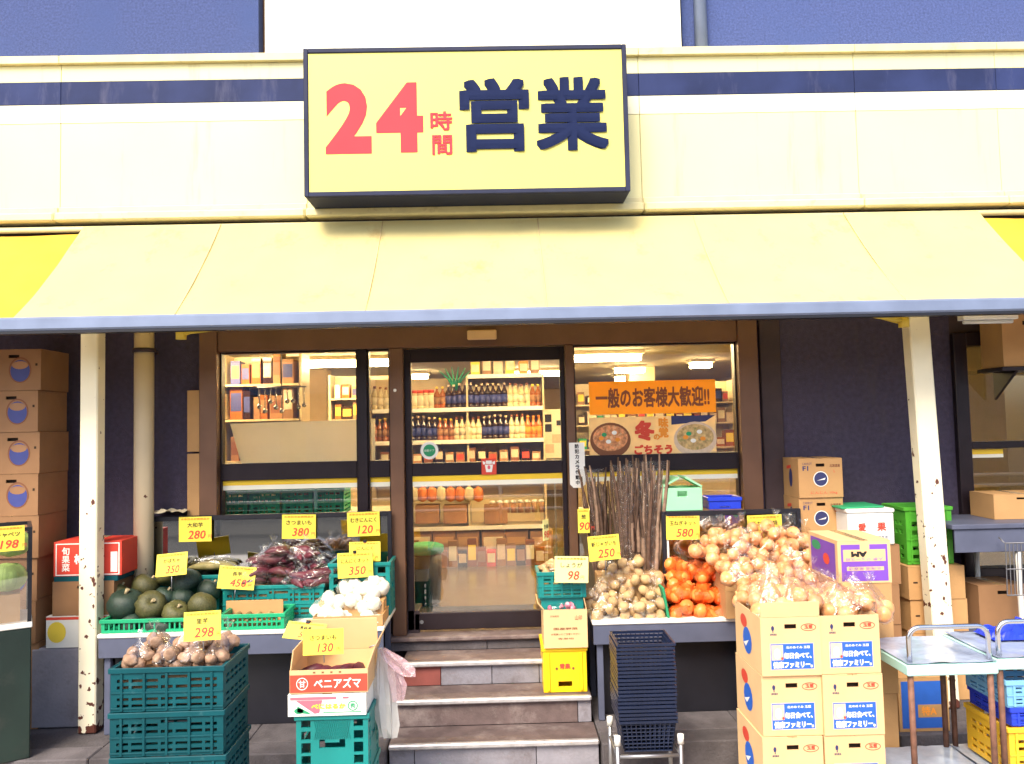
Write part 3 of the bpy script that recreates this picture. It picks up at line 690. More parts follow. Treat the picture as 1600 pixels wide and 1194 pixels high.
# things on top of the shelf: dry goods and a branch ornament
for i, (px, mm) in enumerate(((742, 'ink_yellow'), (760, 'l_brown'), (778, 'ink_tan'), (797, 'ink_yellow'), (818, 'ink_orange'), (836, 'l_brown'))):
    pack('food_packet', 'packet', 'tall packet on the very top of the bottle shelf, '+ordn(i, 6), X(px, 570, GY), GY+.12, levels['top'], .1, .1, .15+.05*(i % 2), mm, 'l_cream', 'packets on top of the bottle shelf')
t = thing('branch_ornament', 'dark green branch ornament in a pot above the bottles', 'plant', (X(712, 640, GY+.1), GY+.14, levels['first']))
b = MB(); b.lathe([(.05, 0), (.06, .08), (.055, .2)], 10); b.build('pot', M['card_dark'], t)
for i in range(6):
    a = -.7+i*.28; b = MB(); b.tube([(0, 0, .2), (math.sin(a)*.12, 0, .33), (math.sin(a)*.28, -.03, .42+.05*math.cos(a*2))], [.014, .012, .004], 6); b.build('leaf', M['ink_green'], t)
# hanging snack bags and lower goods
for i in range(9):
    px = 646+i*14.5
    if px > 760: break
    b = MB(); b.lathe([(.01, 0), (.05, .02), (.058, .08), (.05, .14), (.012, .17)], 8, M=Matrix.Diagonal((1, .5, 1, 1)))
    tag(b.build('snack_bag', M['b_orange'] if i % 3 else M['b_pale'], None, 0, (X(px, 770, GY), GY-.02, Z(px, 784, GY))), ('orange' if i % 3 else 'pale')+' snack bag hanging behind the lower door glass, '+ordn(i, 8), 'snack bag', 'snack bags behind the lower door glass')
for i, px in enumerate((668, 712, 775)):
    b = MB(); b.box(-.13, .13, -.1, .1, 0, .2); t_ = b.build('snack_carton', M['l_brown'], None, .004, (X(px, 820, GY), GY+.08, Z(px, 818, GY)))
    tag(t_, ['tan display carton below the snack bags on the left', 'tan display carton below the snack bags in the middle', 'tan display carton beside the row of cans'][i], 'carton')
for i in range(8):
    px = 770+i*11
    b = MB(); b.m = 0; b.lathe([(.035, 0), (.035, .11)], 10); b.m = 1; b.lathe([(.035, .111), (.028, .135), (.01, .14)], 10)
    tag(b.build('can', [M['l_brown'], M['ink_white']], None, 0, (X(px, 810, GY), GY+.05, levels['fourth']+.13)), 'small brown can with a white lid behind the door glass, '+ordn(i, 8), 'can', 'cans behind the lower door glass')
for i in range(6):
    px = 656+i*38
    pack('cardboard_box', 'cardboard box', 'brown carton standing low on the shelf inside the door, '+ordn(i, 6), X(px, 850, GY-.02), GY+.14, Z(px, 878, GY), .25, .28, .34, 'card_dark' if i % 2 else 'l_brown', 'l_cream' if i % 3 == 0 else 'card', 'cartons low inside the door')
xs2 = [X(p, 860, GY) for p in range(648, 846, 15)]
for i, x in enumerate(xs2):
    pack('food_packet', 'packet', 'packet standing in front of the low cartons inside the door, '+ordn(i, len(xs2)), x, GY-.07, FZ+.001, .10, .08, R.uniform(.16, .30), ['ink_brown', 'b_soy', 'card_dark', 'l_brown', 'ink_red', 'b_amber'][i*5 % 6], ['l_cream', 'ink_tan', 'ink_yellow', 'l_brown'][i % 4], 'packets in front of the low cartons')
t = thing('waste_bin', 'dark bin with a green rim standing inside the door on the left', 'bin', (X(664, 880, 1.0), 1.0, FZ+.001))
b = MB(); b.lathe([(.10, 0), (.13, .02), (.15, .46)], 16); b.build('bin_body', M['black'], t)
b = MB(); b.lathe([(.155, .44), (.165, .46), (.165, .50), (.12, .52)], 16); b.build('bin_rim', M['ink_green'], t)
# white freezer cabinet / notices right of the bottle shelf
x = X(866, 680, 3.3); t = thing('wall_notice_board', 'white notice board with small black pictures right of the bottle shelf', 'notice board', (x, 3.4, Z(866, 716, 3.4)))
hh_ = pxm(76, 3.4); ww = pxm(44, 3.4)
b = MB(); b.box(-ww/2, ww/2, 0, .04, 0, hh_); b.build('board', M['white_board'], t, bevel=.004)
for (u, v, s) in ((-.2, .82, .09), (-.2, .62, .09), (.2, .72, .06), (.1, .4, .1), (-.15, .2, .1)):
    b = MB(); b.box(u*ww-s*.5, u*ww+s*.5, -.006, -.001, v*hh_-s*.5, v*hh_+s*.5); b.build('notice', M['ink_tan'] if s > .09 else M['ink_black'], t)
b = MB(); b.box(-.01, .01, .0, .03, FZ-t.location.z, -.001); b.build('stand', M['steel'], t)
# shelves deeper inside
def rack(name, label, x0, x1, Y, zz, prods, grp, plabel, cat='packet', nm='food_packet', hh=(.12, .24)):
    t = thing(name, label, 'shelf', ((x0+x1)/2, Y, FZ)); h = (x1-x0)/2
    b = MB(); b.box(-h, h, .32, .34, 0, zz[-1]-FZ+.3); b.build('back_panel', M['shelf'], t)
    for s in (-1, 1):
        b = MB(); b.box(s*h-.012, s*h+.012, 0, .33, 0, zz[-1]-FZ+.3); b.build('upright', M['shelf'], t)
    for lv, z in enumerate(zz):
        cnt = 0
        b = MB(); b.box(-h+.013, h-.013, -.01, .319, z-FZ-.02, z-FZ); b.build('shelf_board', M['shelf'], t)
        x = x0+.06
        while x < x1-.08:
            wd = R.uniform(.06, .13)
            pack(nm, cat, ordn(cnt, 99).replace('from the left', 'packet from the left').replace('leftmost', 'leftmost packet')+', '+['lowest', 'second', 'third'][lv]+' level '+plabel, x+wd/2, Y+.14, z+.001, wd, .2, R.uniform(*hh), R.choice(prods), R.choice(['l_cream', 'ink_red', 'l_blue', 'ink_tan', 'ink_yellow'] if 'dark' not in label else ['l_brown', 'ink_brown', 'ink_tan', 'l_blue']), grp)
            x += wd+R.uniform(.008, .03); cnt += 1
pr = ['l_cream', 'l_brown', 'card_dark', 'ink_tan', 'b_amber', 'l_blue', 'ink_green', 'b_soy', 'card']
rack('grocery_shelf', 'cream grocery shelf deep behind the left window right of the pillar', X(515, 640, 4.2), X(612, 640, 4.2), 4.2, [Z(560, y, 4.2) for y in (655, 622)], pr, 'packets on the shelf behind the left window', 'of the shelf behind the left window')
rack('grocery_shelf', 'cream grocery shelf deep behind the right window under the banner', X(897, 640, 5.0), X(1148, 640, 5.0), 5.0, [Z(1020, y, 5) for y in (700, 662, 630)], pr, 'packets on the shelf behind the right window', 'of the shelf behind the right window')
rack('grocery_shelf', 'dark crowded rack at the far left inside the left window', X(348, 640, 2.0), X(470, 640, 2.0), 2.0, [Z(410, y, 2.0) for y in (720, 655, 600)], ['b_soy', 'l_blue', 'card_dark', 'b_amber', 'l_brown'], 'packets on the rack at the far left', 'of the dark rack inside the left window', hh=(.2, .36))
t = thing('utensil_rack', 'bright steel utensils hanging from a bar in the left window', 'utensil rack', (X(440, 600, 1.2), 1.2, Z(440, 605, 1.2)))
b = MB(); b.tube([(-.22, 0, 0), (.22, 0, 0)], .008, 6); b.tube([(0, 0, 0), (0, 0, CZ-t.location.z)], .006, 6); b.build('bar', M['steel'], t)
for i in range(9):
    x = -.2+i*.05; h = R.uniform(.1, .2); b = MB(); b.tube([(x, 0, 0), (x, 0, -h)], .005, 5)
    b.lathe([(.004, 0), (.02, .01), (.022, .03), (.004, .05)], 8, M=Matrix.Translation((x, 0, -h-.045))); b.build('utensil', M['chrome'], t)
# white board standing in the left window
c0, c1 = at(358, 662, .22), at(586, 724, .22)
b = MB(); b.add([(c0.x, .24, c0.z), (c1.x, .24, c0.z+.01), (c1.x, .21, c1.z), (c0.x+.10, .21, c1.z), (c0.x, .255, c0.z), (c1.x, .255, c0.z+.01), (c1.x, .225, c1.z), (c0.x+.10, .225, c1.z)],
                [(0, 3, 2, 1), (4, 5, 6, 7), (0, 1, 5, 4), (3, 7, 6, 2), (0, 4, 7, 3), (1, 2, 6, 5)])
tag(b.build('white_board', M['frosted'], None), 'plain off white board leaning inside the left window above the dark rail', 'board')
# counter under it with green bottle crates
b = MB(); b.box(x345-.3, x611, .3, .95, FZ, Z(450, 806, .3)); tag(b.build('window_counter', M['shelf'], bevel=.004), 'low counter along the inside of the left window under green crates', 'counter')
b = MB(); b.box(x897, x1152+.3, .3, .85, FZ, Z(1050, 800, .3)); tag(b.build('window_counter', M['shelf'], bevel=.004), 'low counter along the inside of the right window', 'counter')

def crate(name, label, cat, w, d, h, m, style='lattice', loc=(0, 0, 0), rotz=0, group=None, t=.012, mark=None):
    """open plastic crate, origin at the centre of its base, front towards -Y"""
    th = thing(name, label, cat, loc, rotz, group); b = MB()
    def lines(n, L_, a, e):        # n slots between margins
        out = [0, e]; p = (L_-2*e+a)/n
        for i in range(n):
            if i: out.append(e+i*p)
            out.append(e+i*p+p-a)
        out.append(L_); return out
    def wall(L_, o, ud, front):
        hs = set()
        if style == 'lattice':
            us = lines(max(3, round(L_/.034)), L_, .010, .022); v = [0, .018, h-.018, h] if h < .09 else [0, .02, h*.5-.006, h*.5+.006, h-.02, h]
            for j in range(1, len(v)-1, 2):
                for i in range(1, len(us)-1, 2): hs.add((i, j))
        elif style == 'ribs':
            n = max(2, round(L_/.075)); us = lines(n, L_, .014, .03)
            v = [0, h*.10, h*.17, h*.25, h*.32, h*.52, h*.60, h*.67, h*.75, h*.83, h]
            for i in range(1, len(us)-1, 2):
                for j in (1, 3, 5, 7): hs.add((i, j))
            cx_ = len(us)//2
            if front: hs = {q for q in hs if not (abs(q[0]-cx_) <= 1 and q[1] == 7)} | {(cx_-1, 8), (cx_, 8), (cx_+1, 8)}
        elif style == 'panel':
            a = L_; us = [0, a*.07, a*.20, a*.26, a*.32, a*.40, a*.60, a*.68, a*.74, a*.80, a*.93, a]
            v = [0, h*.05, h*.16, h*.20, h*.34, h*.38, h*.46, h*.55, h*.60, h*.74, h*.80, h*.92, h]
            for i in (1, 9):
                for j in (1, 3, 5, 6, 8, 10): hs.add((i, j))
            for i in (4, 5, 6): hs.add((i, 6))
            hs |= {(4, 7), (6, 7)}
        elif style == 'solid':
            us = [0, L_*.34, L_*.66, L_]; v = [0, h*.12, h*.24, h]; hs = {(1, 1)} if front else set()
        elif style == 'grid':
            us = lines(max(4, round(L_/.03)), L_, .008, .016); nn = max(2, round(h/.03)); v = lines(nn, h, .008, .012)
            for i in range(1, len(us)-1, 2):
                for j in range(1, len(v)-1, 2): hs.add((i, j))
        b.holed(us, v, hs, o, ud, (0, 0, 1), t)
    wall(w, (-w/2, -d/2+t, 0), (1, 0, 0), True)
    wall(w, (w/2, d/2-t, 0), (-1, 0, 0), True)
    wall(d-2*t-.002, (w/2-t, -d/2+t+.001, 0), (0, 1, 0), False)
    wall(d-2*t-.002, (-w/2+t, d/2-t-.001, 0), (0, -1, 0), False)
    b.box(-w/2+t+.001, w/2-t-.001, -d/2+t+.001, d/2-t-.001, .004, .012)
    b.build('basket_body' if style in ('lattice', 'grid') else 'crate_body', M[m], th)
    r = MB(); e = .009
    r.box(-w/2-e, w/2+e, -d/2-e, -d/2-.0005, h-.022, h+.004); r.box(-w/2-e, w/2+e, d/2+.0005, d/2+e, h-.022, h+.004)
    r.box(-w/2-e, -w/2-.0005, -d/2, d/2, h-.022, h+.004); r.box(w/2+.0005, w/2+e, -d/2, d/2, h-.022, h+.004)
    r.build('rim', M[m], th, bevel=.003)
    if style == 'panel':
        q = MB(); n = 16
        for i in range(n):
            for s in (-1, 1):
                x = -w*.22+w*.44*i/(n-1); dx = s*w*.06
                q.tube([(x-dx/2, -d/2-.002, h*.61), (x+dx/2, -d/2-.002, h*.91)], .0022, 4, False)
        q.build('cross_ribs', M[m], th)
    if style == 'ribs':
        q = MB()
        for u in (-.40, -.2, 0, .2, .4): q.box(w*u-.006, w*u+.006, -d/2-.007, -d/2-.0006, h*.02, h-.024)
        for v in (.06, .42): q.box(-w/2, w/2, -d/2-.005, -d/2-.0006, h*v, h*v+.008)
        q.build('rib', M[m], th, bevel=.001)
    return th
for i, px in enumerate((372, 422, 472, 520)):
    z = Z(450, 806, .3)+.002
    c = crate('bottle_crate', ['leftmost green crate inside the left window behind the stand', 'second green crate from the left inside the left window', 'third green crate from the left inside the left window under bottles', 'rightmost green crate inside the left window next to the mullion'][i], 'crate', .235, .3, .20, 'green_crate', 'ribs', (X(px, 790, .5), .5, z))
    for k in range(6):
        me = BT['amber' if i > 1 else 'cream'][0]
        o = link('bottle', me, None, 0, (X(px, 790, .5)-.07+.07*(k % 3), .44+.12*(k//3), z+.013)); o.scale = (.8, .8, 1.0)
        tag(o, ('front' if k < 3 else 'back')+' row bottle, '+['left', 'middle', 'right'][k % 3]+', in the '+ordn(i, 4)+' green window crate', 'bottle', 'bottles in the green crates')
# mint foam box in the right window
c0, c1 = at(1034, 763, -.31), at(1097, 797, -.31); wd = c1.x-c0.x; hg = c0.z-c1.z
t = thing('foam_box', 'pale mint green foam box with open lid behind the burdock roots', 'foam box', ((c0.x+c1.x)/2, -.33, c1.z)); MINT = t; MZ = c1.z
b = MB(); u = [-wd/2, -wd*.12, wd*.12, wd/2]; v = [0, hg*.62, hg*.85, hg]
b.holed(u, v, {(1, 1)}, (0, .02, 0), (1, 0, 0), (0, 0, 1), .02); b.box(-wd/2, -wd/2+.02, .021, .24, 0, hg); b.box(wd/2-.02, wd/2, .021, .24, 0, hg); b.box(-wd/2+.02, wd/2-.02, .22, .24, 0, hg); b.box(-wd/2+.02, wd/2-.02, .021, .22, 0, .02)
b.build('box_body', M['styro'], t, bevel=.003)
for s in (-1, 1):
    b = MB(); b.box(0, wd*.48, .0, .24, -.006, .006, Matrix.Translation((s*wd/2, 0, hg+.008)) @ Matrix.Rotation(rad(-150) if s > 0 else rad(-28), 4, 'Y')); b.build('lid_flap', M['styro'], t)
b = MB(); c0, c1 = at(1106, 782, -.25), at(1156, 798, -.25); hg = c0.z-c1.z; wd = c1.x-c0.x
crate('blue_tray', 'blue plastic tray beside the mint foam box', 'tray', wd, .2, hg, 'blue_crate', 'solid', ((c0.x+c1.x)/2, -.18, MZ))
b = MB(); b.box(X(1034, 800, -.3)-.0, X(1162, 800, -.3), -.325, -.06, PLZ+.001, MZ-.002); tag(b.build('cabinet', M['card_dark']), 'low brown cabinet behind the right glass screen under the mint foam box', 'cabinet')
# ------------------------------------------------------------ print on the glass
c0, c1 = at(920, 597, 0), at(1119, 644, 0); cx_, cz_ = (c0.x+c1.x)/2, (c0.z+c1.z)/2; w_, h_ = c1.x-c0.x, c0.z-c1.z
t = thing('welcome_banner', 'orange yellow banner with one line of black lettering on the right window', 'banner', (cx_, 0, cz_))
b = MB(); b.box(-w_/2, w_/2, -.002, .004, -h_/2, h_/2); b.build('sheet', M['banner'], t)
text('一般のお客様大歓迎!!', 0, 0, -.004, w_*.90, h_*.62, M['ink_brown'], t, .03)
c0, c1 = at(920, 653, 0), at(1120, 717, 0); cx_, cz_ = (c0.x+c1.x)/2, (c0.z+c1.z)/2; w_, h_ = c1.x-c0.x, c0.z-c1.z
t = thing('food_poster', 'poster with two bowls of food and red lettering under the orange banner', 'poster', (cx_, 0, cz_))
b = MB(); b.box(-w_/2, w_/2, -.002, .004, -h_/2, h_/2); b.build('sheet', M['poster_paper'], t)
M['stew'] = mat('pictured stew', (.55, .22, .09), .5, var=.5, scale=38, dirt=(.75, .55, .3), dscale=30, damt=.52)
M['hotpot'] = mat('pictured hotpot', (.62, .42, .18), .5, var=.5, scale=34, dirt=(.12, .26, .06), dscale=26, damt=.54)
def dish(cx, cz, rx, rz, fill, nm):
    q = MB(); q.disc((cx, -.0035, cz), rx, rz, 28); d = q.build('bowl', M['ink_brown'] if fill == 'stew' else M['ink_tan'], t)
    q = MB(); q.disc((cx, -.005, cz+rz*.12), rx*.86, rz*.74, 28); q.build('bowl_filling', M[fill], d)
    for (u, v, mm) in ((-.3, .2, 'ink_green'), (.2, .3, 'ink_white'), (.35, -.1, 'ink_orange'), (-.1, -.2, 'ink_white'), (-.45, .0, 'ink_orange')):
        q = MB(); q.disc((cx+u*rx, -.0062, cz+rz*.12+v*rz), rx*.13, rz*.12, 10); q.build('garnish', M[mm], d)
dish(-w_*.335, -h_*.02, w_*.16, h_*.40, 'stew', '')
dish(w_*.335, -h_*.04, w_*.17, h_*.40, 'hotpot', '')
q = MB(); q.quad((w_*.15, -.003, h_*.5), (w_*.15, -.003, h_*.30), (w_*.42, -.003, h_*.36), (w_*.5, -.003, h_*.5)); q.build('printed_panel', M['ink_navy'], t)
q = MB(); q.quad((-w_/2, -.003, -h_/2), (w_/2, -.003, -h_/2), (w_/2, -.003, -h_*.42), (-w_/2, -.003, -h_*.44)); q.build('printed_strip', M['styro'], t)
text('冬', -w_*.065, h_*.18, -.007, h=h_*.46, m=M['ink_red'], parent=t, bold=.05)
text('の', w_*.03, h_*.03, -.007, h=h_*.13, m=M['ink_orange'], parent=t, bold=.04)
text('味\n覚', w_*.085, h_*.24, -.007, h=h_*.46, m=M['ink_orange'], parent=t, bold=.05)
text('ごちそう', -w_*.0, -h_*.25, -.007, w=w_*.30, h=h_*.22, m=M['ink_red'], parent=t, bold=.05)
# camera notice on the right door mullion
c0, c1 = at(889, 692, -.085), at(915, 762, -.085); w_, h_ = c1.x-c0.x, c0.z-c1.z
t = thing('camera_notice', 'narrow white vertical sticker with black characters on the mullion right of the door', 'notice', ((c0.x+c1.x)/2, -.085, (c0.z+c1.z)/2))
b = MB(); n = [(-w_/2, h_/2), (-w_/2, -h_*.42), (-w_*.28, -h_/2), (w_*.28, -h_/2), (w_/2, -h_*.42), (w_/2, h_/2)]
b.add([(x, 0, z) for x, z in n]+[(x, .006, z) for x, z in n], [(0, 1, 2, 3, 4, 5), (11, 10, 9, 8, 7, 6)]+[(i, i+6, (i+1) % 6+6, (i+1) % 6) for i in range(6)])
b.build('sheet', M['ink_white'], t)
for i, ch in enumerate('防犯カメラ作動中'): text(ch, 0, h_*(.42-.115*i), -.002, h=h_*.095, m=M['ink_black'], parent=t, bold=.03)
# ------------------------------------------------------------ produce stands
TY0, TY1 = -.68, -.09
TZ = Z(300, 988, TY0)
def table(x0, x1, label):
    t = thing('display_table', label, 'table', ((x0+x1)/2, (TY0+TY1)/2, PLZ)); h = (x1-x0)/2; d = (TY1-TY0)/2; z = TZ-PLZ
    b = MB(); b.box(-h, h, -d, d, z-.028, z); b.build('table_top', M['table_white'], t, bevel=.006)
    b = MB(); b.box(-h+.006, h-.006, -d+.008, -d+.03, z-.155, z-.0285); b.build('apron', M['grey_paint'], t, bevel=.003)
    for sx in (-1, 1):
        for sy in (-1, 1):
            b = MB(); b.box(sx*(h-.05)-.02, sx*(h-.05)+.02, sy*(d-.06)-.02, sy*(d-.06)+.02, 0, z-.03); b.build('leg', M['grey_paint'], t, bevel=.003)
    b = MB(); b.box(-h+.045, h-.045, -d+.16, -d+.178, 0.0, z-.03); b.build('under_table_shade', M['black'], t)  # black board put in as the shade of the open space under the table
    return t
table(X(151, 990, TY0), X(600, 990, TY0), 'white topped grey produce table left of the steps under the squash')
table(X(926, 983, TY0), X(1244, 983, TY0), 'white topped grey produce table right of the steps under the potatoes')

def glass_stand(x0, x1, y_top, px_, label, loc_y):
    z1 = Z(px_, y_top, loc_y); t = thing('glass_screen', label, 'screen', ((x0+x1)/2, loc_y, TZ)); h = (x1-x0)/2; hh = z1-TZ
    b = MB(); rectframe(b, -h, h, .001, hh, (.03, .03, .03, .035), -.016, .016); b.build('frame', M['black'], t, bevel=.003)
    b = MB(); b.box(-h+.03, h-.03, -.003, .003, .031, hh-.035); b.build('pane', M['glass_dark'], t)
    b = MB(); b.box(-h+.031, -h+.046, -.006, .014, .031, hh-.035); b.build('edge_strip', M['table_white'], t)
glass_stand(X(228, 810, -.12), X(612, 810, -.12), 803, 420, 'black framed glass screen behind the squash and sweet potatoes', -.12)
glass_stand(X(1033, 800, -.355), X(1250, 800, -.355), 797, 1140, 'black framed glass screen behind the orange nets and onions', -.355)

# ---- produce shapes
def blob(rx, ry, rz, seed, n=9, rings=7, amp=.12, f=1.6, m=None):
    b = MB(); vs = []; fs = []
    for i in range(rings+1):
        th = math.pi*i/rings
        for k in range(n):
            p = Vector((math.sin(th)*math.cos(2*math.pi*k/n), math.sin(th)*math.sin(2*math.pi*k/n), -math.cos(th)))
            q = 1+amp*noise.noise(p*f+Vector((seed*7.3, seed*1.7, 0)))*2
            vs.append(Vector((p.x*rx, p.y*ry, p.z*rz))*q)
    for i in range(rings):
        for k in range(n): fs.append((i*n+k, i*n+(k+1) % n, (i+1)*n+(k+1) % n, (i+1)*n+k))
    b.add(vs, fs, True); return b
ONP = [(.1, -.93), (.5, -.86), (.82, -.55), (.98, -.12), (.98, .2), (.8, .58), (.5, .82), (.22, .95), (.12, 1.08), (.15, 1.28)]
def onion_mesh(seed, m, r=1.0):
    b = MB(); rr = random.Random(seed); b.lathe([(a*r, z*r*.92) for a, z in ONP], 12, jit=.02, seed=seed); return b.mesh('onion', M[m])
ME = {}
ME['onion'] = [onion_mesh(i, 'onion', .049) for i in range(4)]
ME['net_onion'] = [onion_mesh(i+9, 'onion_net', .049) for i in range(3)]
ME['potato'] = [blob(.045, .036, .033, i, amp=.1).mesh('potato', M['potato']) for i in range(4)]
ME['taro'] = [blob(.030, .028, .038, i+20, amp=.12).mesh('taro', M['taro']) for i in range(4)]
def sweet(seed):
    rr = random.Random(seed); b = MB(); n = 8; pth = []; rs = []
    for i in range(n):
        u = i/(n-1)*2-1; pth.append((u*.085, .014*math.sin(u*2+seed), .010*math.cos(u*2.3+seed*2)))
        rs.append(max(.006, .031*(1-abs(u)**2.4)*(1+.15*math.sin(seed+u*5))))
    b.tube(pth, rs, 8); return b.mesh('sweet_potato', M['sweet'])
ME['sweet'] = [sweet(i) for i in range(4)]
def garlic(seed):
    b = MB(); b.lathe([(.016, -.036), (.042, -.030), (.053, -.006), (.047, .02), (.024, .038), (.010, .052), (.008, .070)], 14, lob=.16, lobn=7, seed=seed, jit=.015); return b.mesh('garlic_bulb', M['garlic'])
ME['garlic'] = [garlic(i) for i in range(3)]
ME['ginger'] = [blob(.040, .026, .026, i+40, amp=.2, f=2.2).mesh('ginger', M['ginger']) for i in range(3)]
ME['shallot'] = [blob(.020, .016, .026, i+60, amp=.12).mesh('shallot', M['shallot']) for i in range(3)]
ME['yam'] = [blob(.030, .030, .16, i+70, n=9, rings=9, amp=.08).mesh('yam', mat('olive yam skin', (.20, .17, .06), .6, var=.3, scale=20, dirt=(.33, .25, .13), dscale=15, damt=.5)) for i in range(1)]*2

def film_mesh(pts, r, seed, m, tuft=True, nm='plastic_film', lift=.0):
    rr = random.Random(seed); bm = bmesh.new()
    for p in pts:
        for k in range(11):
            d = Vector((rr.gauss(0, 1), rr.gauss(0, 1), rr.gauss(0, 1))).normalized(); bm.verts.new(Vector(p)+d*r*rr.uniform(1.04, 1.2))
    top = max(p[2] for p in pts)+r
    cx = sum(p[0] for p in pts)/len(pts); cy = sum(p[1] for p in pts)/len(pts)
    if tuft: bm.verts.new((cx+rr.uniform(-.01, .01), cy, top+.035))
    g = bmesh.ops.convex_hull(bm, input=bm.verts)
    bmesh.ops.delete(bm, geom=[v for v in bm.verts if not v.link_faces], context='VERTS')
    bmesh.ops.subdivide_edges(bm, edges=[e for e in bm.edges if e.calc_length() > .05], cuts=1, use_grid_fill=False)
    bmesh.ops.triangulate(bm, faces=bm.faces)
    for v in bm.verts: v.co += Vector((rr.uniform(-1, 1), rr.uniform(-1, 1), rr.uniform(-1, 1)))*.004
    if tuft:
        tp = Vector((cx, cy, top+.03)); n = 9; a = []; c = []
        for k in range(n):
            t = 2*math.pi*k/n; s = .5 if k % 2 else 1
            a.append(bm.verts.new(tp+Vector((.007*math.cos(t), .007*math.sin(t), 0))))
            c.append(bm.verts.new(tp+Vector((.034*s*math.cos(t), .034*s*math.sin(t), .045+rr.uniform(-.012, .012)))))
        for k in range(n): bm.faces.new((a[k], a[(k+1) % n], c[(k+1) % n], c[k]))
    me = bpy.data.meshes.new(nm); bm.to_mesh(me); bm.free(); me.materials.append(M[m]); return me
def bag_proto(name, kind, part, n, r, spread, film, seed, tuft=True, flat=False, fnm='plastic_film'):
    """a bag with its vegetables; left unlinked from any place, copied where needed"""
    rr = random.Random(seed); pts = []; t = thing(name, 'x', 'x')
    for i in range(n):
        for tr in range(60):
            p = Vector((rr.uniform(-spread, spread), rr.uniform(-spread, spread), rr.uniform(0, spread*1.3)))
            if all((p-q).length > r*1.5 for q in pts): break
        pts.append(p)
    z0 = min(p.z for p in pts); pts = [p-Vector((0, 0, z0-r*.9)) for p in pts]
    for p in pts:
        o = link(part, rr.choice(ME[kind]), t, 0, p)
        if flat: o.rotation_euler = (rr.uniform(-.5, .5), rr.uniform(-.4, .4), rr.uniform(-.9, .9))
        elif kind in ('onion', 'net_onion'): o.rotation_euler = (rr.uniform(-1.3, 1.3), rr.uniform(-1.3, 1.3), rr.uniform(0, 6))
        else: o.rotation_euler = (rr.uniform(0, 6), rr.uniform(0, 6), rr.uniform(0, 6))
        s = rr.uniform(.88, 1.08); o.scale = (s, s, s)
    q = pts
    if flat: q = [p+Vector((dx, 0, 0)) for p in pts for dx in (-.06, 0, .06)]
    link(fnm, film_mesh(q, r, seed+100, film, tuft), t)
    return t
def place_bags(protos, rows, cat, fmt, grp):
    """rows = (word, Y, [(px, py)...]); every bag gets its own spot in its label"""
    used = set(); k = 0
    for word, Y, sp in rows:
        for i, (px, py) in enumerate(sp):
            p = at(px, py, Y + R.uniform(-.02, .02)); src = protos[k % len(protos)]
            rot = (R.uniform(-.15, .15), R.uniform(-.15, .15), R.uniform(-.7, .7) if 'sweet' in src.name else R.uniform(0, 6.28)); k += 1
            lb = fmt.format(ordn(i, len(sp)), word)
            if src.name not in used:
                used.add(src.name); src.location = p; src.rotation_euler = rot; src['label'] = lb; src['category'] = cat; src['group'] = grp
            else:
                o = copy_thing(src, p, rot, lb, grp); o['category'] = cat

# ---- green squash in a low basket
ck = crate('produce_basket', 'low green lattice basket of dark squash on the left end of the table', 'basket', X(340, 975, -.66)-X(158, 975, -.66), .44, .085, 'green_crate', 'lattice', ((X(158, 975, -.66)+X(340, 975, -.66))/2, -.44, TZ+.002))
def squash_mesh(seed, m):
    b = MB(); prof = [(.12, -.62), (.45, -.78), (.8, -.62), (1.0, -.2), (1.0, .18), (.82, .58), (.5, .76), (.2, .70), (.06, .62)]
    b.lathe([(r_, z) for r_, z in prof], 24, lob=.10, lobn=11, seed=seed, jit=.012); return b.mesh('squash_body', M[m])
SQ = [squash_mesh(i, 'kabocha' if i % 3 else 'kabocha_olive') for i in range(4)]
q = MB(); q.tube([(0, 0, .6), (.02, .01, .78), (.08, .03, .92)], [.13, .10, .13], 7); SQS = q.mesh('stem', M['stem'])
for (px, py, r_, Y, s, rot, lb) in ((197, 944, 29, -.52, 1, (.2, .1, 0), 'big dark squash at the front left of the basket, with a pale spot'),
      (236, 946, 25, -.56, 0, (1.0, .2, .4), 'olive green squash leaning forward in the middle of the basket'),
      (275, 958, 22, -.57, 3, (.7, -.2, 1), 'small olive squash near the front of the basket, third from its left'),
      (316, 946, 23, -.55, 0, (.5, .7, 2), 'olive squash at the front right corner of the basket'),
      (206, 975, 20, -.58, 2, (.1, .4, 3), 'dark squash low against the lattice at the left'),
      (240, 976, 20, -.585, 1, (.2, .2, 1), 'dark squash low against the lattice in the middle'),
      (312, 972, 19, -.59, 3, (.4, .1, 2), 'olive squash low at the right behind the 298 card'),
      (228, 916, 22, -.36, 0, (.3, .6, 1), 'olive brown squash at the back left of the heap'),
      (292, 912, 25, -.34, 2, (.9, .3, 4), 'dark squash on top of the heap below the 350 card'),
      (285, 936, 20, -.42, 1, (.2, .3, 2), 'dark squash half hidden in the middle of the heap'),
      (328, 922, 20, -.36, 2, (.2, .5, 1), 'dark squash at the back right of the heap'),
      (183, 926, 20, -.40, 3, (.6, .1, 2), 'olive squash behind the big dark one at the far left'),
      (258, 978, 18, -.60, 2, (.2, .3, 2), 'dark squash low against the lattice right of the middle'),
      (262, 900, 19, -.32, 0, (.5, .2, 3), 'olive squash at the top of the heap below the 350 card'),
      (258, 934, 20, -.44, 2, (.3, .3, 1), 'dark squash hidden behind the olive ones')):
    c = at(px, py, Y); rr_ = pxm(r_, Y)*.9
    t = thing('squash', lb, 'squash', c, 0, 'squashes in the green basket', rot); t.scale = (rr_, rr_, rr_)
    link('squash_body', SQ[s], t); link('stem', SQS, t)
c = at(173, 945, -.62); b = MB(); b.box(-.012, .012, -.002, .002, -.05, .05)
